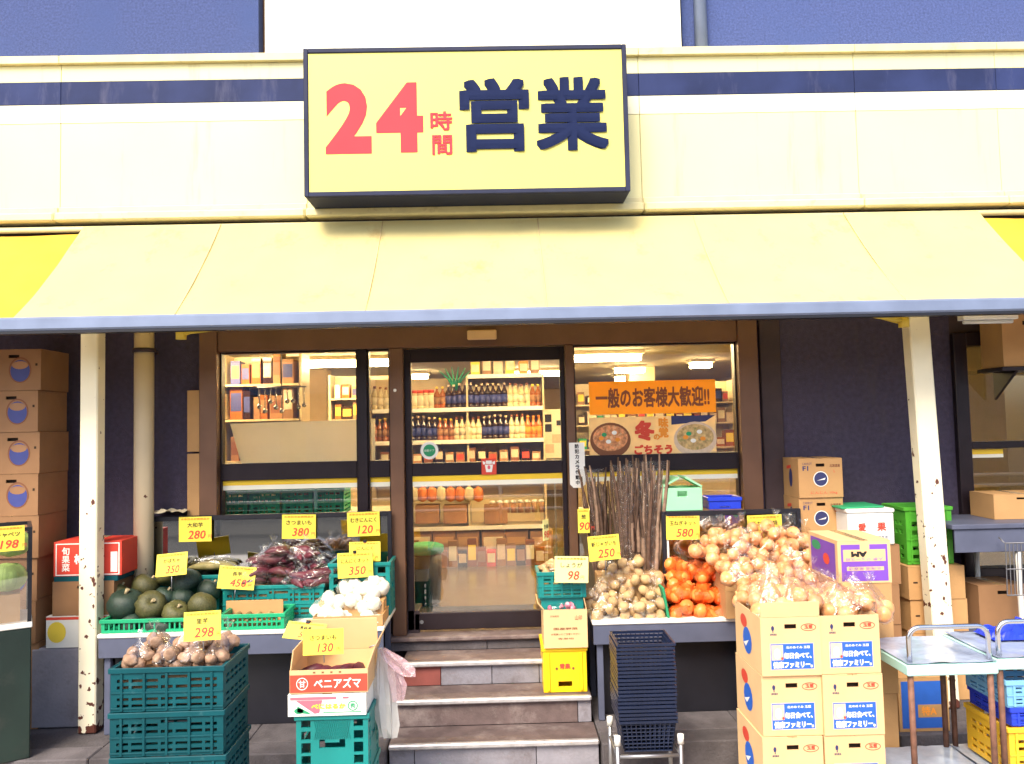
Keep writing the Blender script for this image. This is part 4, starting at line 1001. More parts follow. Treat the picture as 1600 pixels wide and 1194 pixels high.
# ---- left table, middle: low basket, sweet potato crates, garlic
def crate_px(name, label, x0, x1, y0, y1, Y, d, m, style, cat='crate', z0=None, group=None):
    c0, c1 = at(x0, y0, Y), at(x1, y1, Y); xm = (c0.x+c1.x)/2; zt_ = Z((x0+x1)/2, y0, Y); zb_ = Z((x0+x1)/2, y1, Y) if z0 is None else z0
    return crate(name, label, cat, abs(c1.x-c0.x)-.018, d, zt_-zb_, m, style, (xm, Y+d/2, zb_), 0, group), zt_, zb_
crate_px('produce_basket', 'low green lattice basket right of the squash with a cardboard liner', 342, 446, 960, 985, -.66, .26, 'green_crate', 'lattice', 'basket', TZ+.002)
b = MB(); c0, c1 = at(350, 975, -.5), at(440, 952, -.5); b.box(c0.x, c1.x, -.62, -.46, TZ+.016, TZ+.03); b.box(c0.x, c1.x, -.46, -.452, TZ+.016, TZ+.15)
tag(b.build('cardboard_liner', M['card'], bevel=.002), 'bent brown cardboard sheet lying in the low green basket', 'cardboard')
for i in range(5):
    o = link('yam', ME['yam'][0], None, 0, (X(352+i*18, 970, -.55), -.55, TZ+.062), (rad(90), rad(8*i), .1*i)); o.scale = (.8, .8, .75)
    tag(o, 'short pale yam in the low green basket, '+ordn(i, 5), 'yam', 'yams in the low green basket')
_, cz_top, _ = crate_px('produce_crate', 'teal crate heaped with purple sweet potatoes in the middle of the left table', 346, 508, 915, 962, -.37, .27, 'teal', 'ribs', 'crate', TZ+.002)
b = MB(); b.box(X(360, 930, -.3), X(500, 930, -.3), -.35, -.13, TZ+.02, cz_top-.05); tag(b.build('cardboard_box', M['card'], bevel=.004), 'plain closed carton filling the teal sweet potato crate', 'cardboard box')
P = [bag_proto('sweet_potato_bag', 'sweet', 'sweet_potato', 5, .034, .055, 'film', 40+i, True, True) for i in range(3)]
place_bags(P, [('back row', -.20, [(412, 897), (450, 890), (488, 893)]), ('front row', -.31, [(400, 916), (438, 914), (472, 917), (503, 916)]), ('top row', -.26, [(430, 880), (478, 878)])],
           'vegetable bag', 'clear bag of purple sweet potatoes, {0}, {1} of the heap', 'bags of sweet potatoes in the teal crate')
_, dz_top, _ = crate_px('produce_crate', 'tall teal crate behind the white garlic at the right end of the left table', 512, 612, 880, 962, -.36, .26, 'teal', 'panel', 'crate', TZ+.002)
_, ez_top, _ = crate_px('produce_crate', 'teal crate behind the squash under the long yams', 246, 344, 900, 962, -.30, .2, 'teal', 'ribs', 'crate', TZ+.002)
t0 = thing('yam_bag', 'clear bag with two long olive yams lying behind the squash', 'vegetable bag', (X(332, 890, -.2), -.2, ez_top+.01))
for i in range(2): link('yam', ME['yam'][0], t0, 0, (0, -.02+.06*i, .04), (0, rad(90), .1*i))
link('plastic_film', film_mesh([(-.13, 0, .04), (0, 0, .05), (.13, 0, .04), (.05, .03, .05)], .04, 5, 'film', False), t0)
b = MB(); q0 = X(492, 970, -.6); q1 = X(600, 970, -.6)
t = thing('cardboard_tray', 'low open cardboard tray under the white garlic nets', 'tray', ((q0+q1)/2, -.52, TZ+.002)); h_ = (q1-q0)/2
b = MB(); b.box(-h_, h_, -.14, .14, 0, .008); b.box(-h_, h_, -.14, -.134, .009, .07); b.box(-h_, h_, .134, .14, .009, .07); b.box(-h_, -h_+.006, -.133, .133, .009, .07); b.box(h_-.006, h_, -.133, .133, .009, .07)
b.build('tray_body', M['card'], t)
b = MB(); b.box(-h_+.01, h_-.01, -.02, .12, .01, .14); tag(b.build('cardboard_box', M['card'], None, .004, ((q0+q1)/2, -.52, TZ+.002)), 'small carton propping up the garlic at the back of the tray', 'cardboard box')
P = [bag_proto('garlic_net', 'garlic', 'garlic_bulb', 5, .050, .058, 'net_white', 60+i, False, fnm='net') for i in range(3)]
place_bags(P, [('top row', -.42, [(553, 938), (583, 934)]), ('middle row', -.50, [(515, 964), (545, 960), (580, 962)]), ('bottom row', -.58, [(512, 985), (542, 988), (575, 988)])],
           'vegetable bag', 'white net of garlic bulbs, {0} in the {1} of the heap', 'nets of garlic')
# ---- right table: potatoes, burdock, orange nets
P = [bag_proto('potato_bag', 'potato', 'potato', 7, .040, .062, 'film', 80+i) for i in range(3)]
place_bags(P, [('bottom row', -.57, [(944, 969), (985, 970), (1022, 968)]), ('second row', -.50, [(938, 952), (974, 955), (1014, 950)]), ('third row', -.42, [(946, 928), (984, 930), (1018, 928)]), ('top', -.38, [(958, 908), (990, 902)])],
           'vegetable bag', 'clear bag of round potatoes, {0} in the {1} of the heap', 'bags of potatoes')
b = MB(); b.box(X(932, 940, -.35), X(1030, 940, -.35), -.44, -.28, TZ+.002, TZ+.26); tag(b.build('cardboard_box', M['card'], bevel=.004), 'closed carton buried under the potato bags', 'cardboard box')
sl = MB(); c = at(1043, 975, -.6); sl.box(-.008, .008, -.08, .2, 0, .2, Matrix.Shear('XZ', 4, (0, 0)) if False else None)
tag(sl.build('green_divider', M['ink_green'], None, .003, (c.x, -.57, TZ+.002), (0, rad(-9), 0)), 'thin green plastic divider between the potatoes and the orange nets', 'divider')
def burdock(x, y, seed, lean, n, hgt, label, pale):
    t = thing('burdock_bundle', label, 'burdock bundle', (x, y, TZ+.002), 0, 'bundles of burdock'); rr = random.Random(seed)
    for i in range(n):
        a = rr.uniform(0, 6.28); r0 = rr.uniform(.0, .04); r1 = rr.uniform(.02, .125); h = hgt*rr.uniform(.80, 1.02)
        pth = []; 
        for k in range(7):
            u = k/6; rr2 = r0+(r1-r0)*u
            pth.append((rr2*math.cos(a)+lean*u*h+.014*u*math.sin(u*7+i), rr2*math.sin(a)*.7+.006*math.cos(u*7+i), u*h))
        b = MB(); b.tube(pth, [.019, .0185, .0175, .016, .0135, .010, .005], 6); b.build('root', M['burdock_pale' if rr.random() < pale else 'burdock'], t)
    b = MB(); k = 11; rings = []
    for j in range(9):
        u = j/8; rad_ = .040+.055*u+.004*rr.uniform(-1, 1)
        rings.append([(rad_*math.cos(2*math.pi*q_/k)*rr.uniform(.85, 1.1)+lean*u*hgt, rad_*.75*math.sin(2*math.pi*q_/k)*rr.uniform(.85, 1.1), u*hgt*.97) for q_ in range(k)])
    b.add([p for r_ in rings for p in r_], [(j*k+q_, j*k+(q_+1) % k, (j+1)*k+(q_+1) % k, (j+1)*k+q_) for j in range(8) for q_ in range(k)])
    b.build('plastic_sleeve', M['film_dull'], t)
burdock(X(946, 900, -.26), -.24, 1, -.07, 26, 1.00, 'bundle of dark brown burdock roots leaning left beside the door', .15)
burdock(X(978, 900, -.26), -.30, 2, .0, 28, 1.03, 'bundle of burdock roots standing upright in the middle, behind the 250 card', .25)
burdock(X(998, 900, -.30), -.25, 3, .035, 28, 1.05, 'tall bundle of pale tipped burdock roots, third from the door', .4)
burdock(X(1013, 900, -.32), -.30, 4, .07, 26, 1.05, 'rightmost bundle of burdock roots leaning towards the mint box', .3)
P = [bag_proto('orange_onion_net', 'net_onion', 'onion', 7, .048, .066, 'net_orange', 95+i, False, fnm='net') for i in range(3)]
place_bags(P, [('bottom row', -.55, [(1066, 977), (1100, 977), (1134, 976)]), ('middle row', -.48, [(1058, 944), (1095, 946), (1130, 944)]), ('top row', -.40, [(1060, 912), (1094, 908), (1130, 912)])],
           'vegetable bag', 'orange net of onions, {0} in the {1} of the stack', 'orange nets of onions')
# ---- yellow crate tower on the steps
yz = lev[1][1]+.004
tw, zt1, _ = crate_px('yellow_crate', 'bright yellow plastic crate on the steps under a cardboard box of pink shallots', 846, 920, 1012, 1090, -.62, .34, 'yellow_crate', 'solid', 'crate', yz)
c = at(883, 1046, -.64)
for dx in (-.055, .055):
    b = MB(); b.disc((dx, -.173, zt1-yz-.135), .009, .009, 10); b.build('rivet', M['ink_brown'], tw)
text('青果', .0, zt1-yz-.12, -.1735, h=.036, m=M['ink_red'], parent=tw, bold=.04)
for u in (-.36, .36):
    b = MB(); b.box(u*.3-.008, u*.3+.008, -.18, -.1705, .01, zt1-yz-.03); b.build('rib', M['yellow_crate'], tw, bevel=.002)
# ------------------------------------------------------------ cartons
def carton(label, w, d, h, loc, rotz=0, m='card', open_=False, holes=True, prints=None, group=None, flap=(), name='cardboard_box', inside='card_in', cat='cardboard box'):
    t = thing(name, label, cat, loc, rotz, group); b = MB(); th = .006
    hu = [0, w*.40, w*.60, w]; hv = [0, h*.80, h*.88, h]
    hs = {(1, 1)} if holes else set()
    b.holed(hu, hv, hs, (-w/2, -d/2+th, 0), (1, 0, 0), (0, 0, 1), th)
    b.holed(hu, hv, hs, (w/2, d/2-th, 0), (-1, 0, 0), (0, 0, 1), th)
    b.box(-w/2, -w/2+th, -d/2+th+.0005, d/2-th-.0005, 0, h); b.box(w/2-th, w/2, -d/2+th+.0005, d/2-th-.0005, 0, h)
    b.box(-w/2+th, w/2-th, -d/2+th, d/2-th, .002, .008)
    b.build('box_body', M[m], t)
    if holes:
        q = MB(); q.box(-w/2+th+.001, w/2-th-.001, -d/2+th+.02, -d/2+th+.024, .01, h-.012); q.build('hole_shade', M['hole'], t)  # dark sheet stands for the shade seen through the hand hole
    if not open_:
        for s in (-1, 1):
            q = MB(); a, c = sorted((s*.0015, s*(w/2+.001))); q.box(a, c, -d/2-.001, d/2+.001, h, h+.004); q.build('top_flap', M[m], t, bevel=.001)
        q = MB(); q.box(-.024, .024, -d/2-.0018, d/2+.0018, h+.0043, h+.0050); q.build('tape', M['tape'], t)
    for (side, ang, ln) in flap:
        q = MB()
        if side == 'F': Mx = Matrix.Translation((0, -d/2+.003, h)) @ Matrix.Rotation(rad(ang), 4, 'X'); q.box(-w/2+.002, w/2-.002, -.003, .003, .001, ln, Mx)
        if side == 'B': Mx = Matrix.Translation((0, d/2-.003, h)) @ Matrix.Rotation(rad(-ang), 4, 'X'); q.box(-w/2+.002, w/2-.002, -.003, .003, .001, ln, Mx)
        if side == 'L': Mx = Matrix.Translation((-w/2+.003, 0, h)) @ Matrix.Rotation(rad(-ang), 4, 'Y'); q.box(-.003, .003, -d/2+.008, d/2-.008, .001, ln, Mx)
        if side == 'R': Mx = Matrix.Translation((w/2-.003, 0, h)) @ Matrix.Rotation(rad(ang), 4, 'Y'); q.box(-.003, .003, -d/2+.008, d/2-.008, .001, ln, Mx)
        q.build('flap', M[m], t, bevel=.001)
    if prints: prints(t, w, d, h)
    return t
def rect(t, x0, x1, z0, z1, y, m, nm='printed_panel'):
    q = MB(); q.quad((x0, y, z0), (x1, y, z0), (x1, y, z1), (x0, y, z1)); return q.build(nm, M[m], t)
def oval(t, x, z, rx, rz, y, m, nm='printed_logo', n=20):
    q = MB(); q.disc((x, y, z), rx, rz, n); return q.build(nm, M[m], t)
def ring(t, x, z, rx, rz, wd, y, m, nm='printed_ring', n=24):
    q = MB()
    for k in range(n):
        a0, a1 = 2*math.pi*k/n, 2*math.pi*(k+1)/n
        q.quad(*[(x+(rx-o)*math.cos(a), y, z+(rz-o)*math.sin(a)) for a, o in ((a0, 0), (a0, wd), (a1, wd), (a1, 0))][::1])
    return q.build(nm, M[m], t)
def side_shape(t, pts, w, d, m, nm='printed_shape'):
    """flat print on the -X side of a box; pts in (y, z)"""
    q = MB(); q.add([(-w/2-.0012, y, z) for y, z in pts], [tuple(range(len(pts)))[::-1]]); return q.build(nm, M[m], t)
def ell(cy, cz, ry, rz, n=14): return [(cy+ry*math.cos(2*math.pi*k/n), cz+rz*math.sin(2*math.pi*k/n)) for k in range(n)]

def onion_print(t, w, d, h, soft=False):
    y = -d/2-.0012
    rect(t, -w*.36, w*.38, h*.10, h*.56, y, 'ink_tan'); rect(t, -w*.345, w*.365, h*.115, h*.545, y-.0006, 'ink_blue')
    rect(t, -w*.335, -w*.14, h*.27, h*.53, y-.0012, 'ink_tan', 'printed_picture')
    oval(t, -w*.24, h*.38, w*.055, h*.09, y-.0018, 'ink_white', 'pictured_onion', 12); oval(t, -w*.16, h*.30, w*.02, h*.025, y-.0024, 'ink_red', 'pictured_dot', 10)
    text('毎日食べて、', w*.10, h*.345, y-.0014, w*.46, h*.105, M['ink_white'], t, .05)
    text('健康ファミリー。', w*.015, h*.19, y-.0014, w*.66, h*.115, M['ink_white'], t, .05)
    text('北のめぐみ 玉葱', w*.11, h*.485, y-.0014, w*.40, h*.045, M['ink_white'], t, .02)
    oval(t, -w*.30, h*.815, w*.026, h*.045, y, 'ink_navy', 'leaf_logo', 10); rect(t, -w*.305, -w*.29, h*.74, h*.80, y-.0004, 'ink_navy', 'leaf_stem')
    text('産地直送', -w*.29, h*.71, y, w*.11, h*.035, M['ink_navy'], t, .02)
    ring(t, w*.30, h*.82, w*.13, h*.065, .0035, y, 'ink_red'); text('玉葱', w*.30, h*.83, y, w*.14, h*.07, M['ink_red'], t, .03)
    side_shape(t, ell(d*.02, h*.42, d*.17, h*.24), w, d, 'ink_blue'); side_shape(t, ell(d*.14, h*.74, d*.13, h*.12), w, d, 'ink_red')
    q = MB(); q.add([(-w/2-.002, yy, zz) for yy, zz in ((-.02, h*.45), (.03, h*.30), (.07, h*.34), (.02, h*.40))], [(3, 2, 1, 0)]); q.build('printed_shape', M['ink_white'], t)
OY, OD = -2.0, .42
ztop2 = Z(1232, 1055, OY); OH = (ztop2)/3; OW = pxm(93, OY)
xl, xr = X(1236, 1100, OY), X(1332, 1100, OY)
names = ['topmost, open', 'second from the top', 'third from the top', 'at the bottom']
oproto = None
for s, (xc, wd) in enumerate(((xl, 'left'), (xr, 'right'))):
    for k in range(4):
        z = ztop2-OH*k if k else ztop2
        zb_ = ztop2 - OH*k if k else ztop2
        lb = 'onion carton with a blue panel in the {0} front stack, {1}'.format(wd, names[k])
        loc = (xc + R.uniform(-.008, .008), OY+OD/2+R.uniform(-.01, .01), ztop2-OH*k)
        rz = R.uniform(-.012, .012)
        if k == 0:
            carton(lb, OW, OD, OH*.96, loc, rz, 'card_light', True, True, onion_print, 'onion cartons', ((('F', 4, .075), ) if s == 0 else ()) + (('L', -165, .06), ('R', -165 if s == 0 else -170, .06)  ))
        elif oproto is None:
            oproto = carton(lb, OW, OD, OH-.007, loc, rz, 'card_light', False, True, onion_print, 'onion cartons')
        else: copy_thing(oproto, loc, (0, 0, rz), lb)
# plain cartons behind, carrying the back of the onion heap
for k in range(4):
    carton('plain carton under the onion heap, '+['at the bottom', 'second from the bottom', 'third from the bottom', 'fourth from the bottom'][k]+' of the hidden stack', .40, .44, .275, (X(1250, 1000, -1.5)+.02, -1.33, k*.281), .0, 'card', group='cartons under the onion heap')
for k in range(4):
    carton('plain carton between the table and the onion cartons, '+['at the bottom', 'second', 'third', 'at the top'][k],   .46, .36, .229, (X(1168, 960, -.9)+.235, -.89, PLZ+k*.235), 0, 'card', group='cartons in the gap behind the onions')
for k in range(2):
    carton('plain brown carton on the table under the onions, '+['lower', 'upper'][k]+' one', .42, .44, .17, (X(1215, 930, -.9)-.07, -.50, TZ+.003+k*.176), 0, 'card', group='cartons on the table under onions')
# ---- the onion heap in clear bags
P = [bag_proto('onion_bag', 'onion', 'onion', n, .049, .070, 'film', 120+i) for i, n in enumerate((5, 6, 5, 4))]
place_bags(P, [('top row', -.50, [(1104, 872), (1136, 860), (1168, 853), (1200, 850), (1234, 856), (1264, 868)]),
               ('second row', -.66, [(1128, 896), (1156, 884), (1190, 878), (1226, 880), (1258, 888), (1284, 902)]),
               ('third row', -.95, [(1152, 918), (1176, 910), (1204, 906), (1240, 906), (1276, 916)]),
               ('fourth row', -1.22, [(1176, 940), (1206, 930), (1236, 928), (1272, 932), (1300, 942)]),
               ('fifth row', -1.48, [(1182, 958), (1212, 950), (1244, 950), (1282, 952), (1316, 956)]),
               ('left carton back row', -1.68, [(1186, 962), (1216, 952), (1250, 952), (1278, 958)]),
               ('left carton front row', -1.82, [(1200, 966), (1230, 962), (1258, 966)]),
               ('right carton back row', -1.68, [(1304, 958), (1334, 958), (1360, 964)]),
               ('right carton front row', -1.82, [(1304, 970), (1332, 968), (1356, 972)])],
           'vegetable bag', 'clear bag of onions, {0}, {1} of the onion heap', 'bags of onions')

# ---- teal crates front left
TYF = -2.1; w_ = X(352, 1100, TYF)-X(169, 1100, TYF); ztc = Z(262, 1042, TYF); n = 5; hc = ztc/n; xc = (X(169, 1100, TYF)+X(352, 1100, TYF))/2
c0 = None
for k in range(n):
    z = ztc-hc*(k+1)
    lb = 'deep teal crate in the front left stack, '+['topmost, full of bagged taro', 'second from the top', 'third from the top', 'fourth from the top', 'at the bottom'][k]
    if c0 is None: c0 = crate('stacking_crate', lb, 'crate', w_-.02, .38, hc-.006, 'teal_dark', 'ribs', (xc, TYF+.19, z+.002), 0, 'deep teal crates')
    else: copy_thing(c0, (xc+R.uniform(-.006, .006), TYF+.19, z+.002), (0, 0, R.uniform(-.01, .01)), lb)
b = MB(); b.box(-w_*.45, w_*.45, -.16, .16, .0, hc-.06); tag(b.build('cardboard_box', M['card_dark'], None, .004, (xc, TYF+.19, ztc-hc+.02)), 'flat carton inside the top teal crate under the taro bags', 'cardboard box')
P = [bag_proto('taro_bag', 'taro', 'taro', 7, .029, .045, 'film', 150+i) for i in range(3)]
place_bags(P, [('front row', -2.0, [(215, 1046), (262, 1047), (304, 1046), (335, 1046)]), ('back row', -1.86, [(248, 1025), (290, 1027), (322, 1022), (348, 1024)])],
           'vegetable bag', 'bag of brown taro in the top teal crate, {0}, {1}', 'bags of taro')
# ---- crates and cartons at the centre left
CY = -1.9; x0, x1 = X(452, 1060, CY), X(574, 1060, CY); xc = (x0+x1)/2; w_ = x1-x0
zr = Z(512, 1046, CY); zw = Z(512, 1084, CY); zc = Z(512, 1119, CY)
c0 = None
for k in range(3):
    hh_ = zc/3+.12 if False else .30
    z = zc-.302*(k+1)
    if z < 0: break
    lb = 'bright teal crate with diagonal ribs under the cartons, '+['upper', 'lower'][min(k, 1)]+' one'
    if c0 is None: c0 = crate('stacking_crate', lb, 'crate', w_-.03, .34, .30, 'teal', 'panel', (xc+.012, CY+.19, z), 0, 'bright teal crates')
    else: copy_thing(c0, (xc+.012, CY+.19, z), None, lb)
zlow = zc-.302*2
for k in range(1):
    b = MB(); b.box(-w_*.46, w_*.46, -.15, .15, 0, max(zlow-.002, .02)); tag(b.build('pallet_block', M['card_dark'], None, .004, (xc+.012, CY+.19, 0)), 'dark wooden block on the road under the bright teal crates', 'block')
for k in range(1):
    q = MB(); tagw = rect(c0, -.03, .03, -.012+.30*.0+.02, .05, -.1735, 'ink_white', 'white_sticker')
def sweet_print(t, w, d, h):
    y = -d/2-.0012
    rect(t, -w*.495, w*.495, h*.04, h*.80, y, 'ink_red'); ring(t, -w*.34, h*.42, w*.075, h*.27, .004, y-.0006, 'ink_white'); text('甘', -w*.34, h*.42, y-.0006, h=h*.30, m=M['ink_white'], parent=t, bold=.03)
    text('ベニアズマ', w*.11, h*.42, y-.0006, w*.60, h*.44, M['ink_white'], t, .02)
    for k in range(4): rect(t, -w*.2+k*w*.11, -w*.2+k*w*.11+w*.03, h*.86, h*.93, y, 'ink_brown', 'printed_mark')
def white_print(t, w, d, h):
    y = -d/2-.0012
    rect(t, -w*.47, w*.12, h*.78, h*.92, y, 'ink_pink'); rect(t, w*.2, w*.28, h*.80, h*.90, y, 'ink_pink')
    q = MB(); q.quad((-w*.40, y-.0006, h*.76), (-w*.16, y-.0006, h*.12), (-w*.10, y-.0006, h*.15), (-w*.06, y-.0006, h*.76)); q.build('printed_shape', M['ink_pink'], t)
    q = MB(); q.disc((-w*.36, y-.0006, h*.26), w*.06, h*.14, 14); q.quad((-w*.38, y-.0006, h*.5), (-w*.38, y-.0006, h*.2), (-w*.2, y-.0006, h*.08), (-w*.24, y-.0006, h*.2)); q.build('printed_shape', M['ink_green'], t)
    text('べにはるか', w*.02, h*.46, y-.0014, w*.44, h*.26, M['ink_yellow'], t, .05)
    ring(t, w*.33, h*.45, w*.065, h*.24, .005, y, 'ink_green'); text('秀', w*.33, h*.45, y, h=h*.26, m=M['ink_green'], parent=t, bold=.02)
    rect(t, -w*.05, w*.44, h*.14, h*.18, y, 'ink_green', 'printed_line')
carton('white carton with pink and green print under the red ベニアズマ box', w_, .38, zw-zc-.008, (xc-.008, CY+.19, zc+.002), 0, 'box_white', False, False, white_print)
rb = carton('open carton with red band reading ベニアズマ, flaps standing up', w_, .38, zr-zw-.006, (xc, CY+.19, zw+.004), .01, 'card_light', True, False, sweet_print, None, (('B', -6, .17), ('L', -8, .10), ('R', 20, .11), ('F', -168, .06)))
for i in range(5):
    o = link('sweet_potato', ME['sweet'][i % 4], None, 0, (xc-.12+.06*i, CY+.2, zw+.05), (0, 0, .4*i)); tag(o, 'loose purple sweet potato inside the open red banded carton, '+ordn(i, 5), 'sweet potato', 'sweet potatoes in the open carton')
# limp bundle of plastic bags hung on the corner
def limp(path, rs, seed, m, t, nm='bag_sheet', n=12):
    rr = random.Random(seed); vs = []; fs = []
    for i, (p, r) in enumerate(zip(path, rs)):
        for k in range(n):
            a = 2*math.pi*k/n; q = r*(1+.45*noise.noise(Vector((k*1.1+seed, i*.7, seed*.3)))*1.4) * (.62 if k % 2 else 1.1)
            vs.append((p[0]+q*math.cos(a), p[1]+q*.55*math.sin(a), p[2]+rr.uniform(-.006, .006)))
    for i in range(len(path)-1):
        for k in range(n): fs.append((i*n+k, i*n+(k+1) % n, (i+1)*n+(k+1) % n, (i+1)*n+k))
    b = MB(); b.add(vs, fs); return b.build(nm, M[m], t)
BY = -1.66; g = lambda px, py: at(px, py, BY)
c = g(592, 1012); t = thing('plastic_bag_bundle', 'limp bundle of pinkish and clear plastic bags hanging beside the red banded carton', 'plastic bags', c)
q = lambda px, py: g(px, py)-c
limp([q(594, 1012), q(600, 1035), q(602, 1065), q(603, 1100), q(605, 1135), q(606, 1152)], [.012, .045, .055, .055, .048, .035], 1, 'film_white', t)
limp([q(596, 1014), q(610, 1030), q(626, 1045), q(638, 1056), q(645, 1058)], [.014, .05, .05, .035, .012], 2, 'film_pink', t)
limp([q(595, 1014), q(608, 1040), q(618, 1070), q(622, 1095)], [.012, .045, .05, .035], 3, 'film_pink', t)
limp([q(593, 1012), q(596, 1050), q(598, 1090), q(600, 1145)], [.010, .03, .036, .022], 4, 'film_white', t)
b = MB(); b.tube([(0, 0, -.01), (-.02, 0, .015), (-.05, -.01, .005)], .004, 6); b.build('hook', M['steel'], t)

# ---- the tower on the steps: carton of shallots, teal basket of ginger
def plain_print(t, w, d, h):
    y = -d/2-.0012
    text('国産野菜', -.0, h*.5, y, w*.55, h*.06, M['ink_brown'], t, .01); text('お取扱いにご注意ください', 0, h*.36, y, w*.66, h*.05, M['ink_brown'], t, .01); text('青果物', 0, h*.24, y, w*.36, h*.05, M['ink_brown'], t)
    text('山印', w*.30, h*.78, y, w*.16, h*.12, M['ink_brown'], t, .01); text('天地無用', -w*.25, h*.83, y, w*.2, h*.05, M['ink_brown'], t)
c0, c1 = at(849, 954, -.66), at(919, 1011, -.66); wb = c1.x-c0.x; hb = c0.z-zt1
cb = carton('light carton of pink shallots standing on the yellow crate', wb, .30, hb-.006, ((c0.x+c1.x)/2, -.50, zt1+.006), 0, 'card_light', True, False, plain_print, None, (('L', 40, .06), ('R', -12, .07), ('B', -4, .08)))
rr = random.Random(3); zt2 = c0.z
b = MB(); b.box(-wb*.44, wb*.44, -.13, .13, .01, hb-.05); tag(b.build('packing_paper', M['ink_white'], None, .01, ((c0.x+c1.x)/2, -.50, zt1+.01)), 'white packing paper filling the carton under the pink shallots', 'paper')
t = thing('shallot_bag', 'clear bag of small pink shallots in the carton on the yellow crate', 'vegetable bag', ((c0.x+c1.x)/2, -.54, zt2-.04)); pts = []
for i in range(26):
    p = Vector((rr.uniform(-.115, .115), rr.uniform(-.09, .07), 0)); p.z = .03+.045*(1-(p.x/.13)**2)*rr.uniform(.3, 1); pts.append(p)
    link('shallot', ME['shallot'][i % 3], t, 0, p, (rr.uniform(0, 6), rr.uniform(0, 6), 0))
link('plastic_film', film_mesh(pts, .022, 9, 'film', False), t)
bk, zt3, zb3 = crate_px('produce_basket', 'small teal basket of ginger on the carton beside the door', 838, 918, 882, 922, -.64, .26, 'teal', 'ribs', 'basket')
bk.location.z = zt2+.075; zt3 = bk.location.z+(zt3-zb3)
for s in (-1, 1):
    b = MB(); b.box(-.14, .14, -.008, .008, -.08, -.001); b.build('foot_rail', M['teal'], bk, loc=(0, s*.1, 0))
t = thing('ginger_bag', 'clear bag of knobbly tan ginger heaped in the small teal basket', 'vegetable bag', (bk.location.x, bk.location.y-.02, zt3-.05)); pts = []
for i in range(20):
    p = Vector((rr.uniform(-.115, .12), rr.uniform(-.09, .08), 0)); p.z = .03+.10*(1-((p.x-.01)/.14)**2)*rr.uniform(.35, 1); pts.append(p)
    link('ginger', ME['ginger'][i % 3], t, 0, p, (rr.uniform(-.6, .6), rr.uniform(-.6, .6), rr.uniform(0, 6)))
link('plastic_film', film_mesh(pts, .028, 19, 'film', False), t)
# tall green strip of crate beside it
b = MB(); c0, c1 = at(909, 890, -.52), at(928, 985, -.52)

# ---- stack of navy baskets on a stand
BY = -1.5; x0, x1 = X(966, 1090, BY), X(1058, 1090, BY); xc = (x0+x1)/2; w_ = x1-x0; zt_ = Z(1010, 1008, BY); zb_ = Z(1010, 1178, BY)
def basket_mesh(w, d, h):
    b = MB(); tp = .86; n = 11
    def pt(u, v, ins=0): return None
    for (dx, dy, L_) in ((1, 0, w), (0, 1, d)):
        for s in (-1, 1):
            for k in range(n+1):
                a = -.5+k/n
                if dx: p0, p1 = Vector((a*w*tp, s*d/2*tp, .0)), Vector((a*w, s*d/2, h))
                else: p0, p1 = Vector((s*w/2*tp, a*d*tp, .0)), Vector((s*w/2, a*d, h))
                b.tube([p0, p1], .0032, 4, False)
            for v in (.0, .25, .5, .75):
                f = tp+(1-tp)*v
                if dx: b.tube([(-w/2*f, s*d/2*f, h*v), (w/2*f, s*d/2*f, h*v)], .0035, 4, False)
                else: b.tube([(s*w/2*f, -d/2*f, h*v), (s*w/2*f, d/2*f, h*v)], .0035, 4, False)
    e = .010
    b.box(-w/2-e, w/2+e, -d/2-e, -d/2+.002, h-.012, h+.002); b.box(-w/2-e, w/2+e, d/2-.002, d/2+e, h-.012, h+.002)
    b.box(-w/2-e, -w/2+.002, -d/2+.003, d/2-.003, h-.012, h+.002); b.box(w/2-.002, w/2+e, -d/2+.003, d/2-.003, h-.012, h+.002)
    f = tp*.99; b.box(-w/2*f, w/2*f, -d/2*f, d/2*f, .001, .005)
    return b.mesh('shopping_basket', M['navy_basket'])
bh = .17; bm_ = basket_mesh(w_-.02, .28, bh); nb = 21; pitch = (zt_-bh-zb_)/(nb-1)
for k in range(nb):
    o = link('shopping_basket', bm_, None, 0, (xc+R.uniform(-.004, .004), BY+.15+R.uniform(-.003, .003), zb_+.003+pitch*k))
    tag(o, 'navy blue shopping basket nested in the tall stack, '+(['lowest of all', 'second from the bottom', 'third from the bottom', 'fourth from the bottom'][k] if k < 4 else 'topmost of all' if k == nb-1 else ordn(k, 99).replace(' from the left', '')+' from the bottom'), 'basket', 'nested shopping baskets')
t = thing('basket_stand', 'low steel stand with four legs carrying the navy shopping baskets', 'stand', (xc, BY+.15, 0)); hw_ = w_/2+.012
for sx in (-1, 1):
    for sy in (-1, 1):
        b = MB(); b.tube([(sx*hw_, sy*.15, 0), (sx*hw_, sy*.15, zb_+.05)], .013, 10); lg = b.build('leg', M['steel'], t)
        b = MB(); b.tube([(sx*hw_, sy*.15, zb_+.051), (sx*hw_, sy*.15, zb_+.10)], .018, 10); b.build('end_cap', M['table_white'], lg)
    b = MB(); b.tube([(sx*hw_, -.137, zb_-.012), (sx*hw_, .137, zb_-.012)], .010, 8); b.build('side_bar', M['steel'], t)
for sy in (-1, 1):
    b = MB(); b.tube([(-hw_+.013, sy*.15, zb_-.012), (hw_-.013, sy*.15, zb_-.012)], .011, 8); b.build('cross_bar', M['steel'], t)

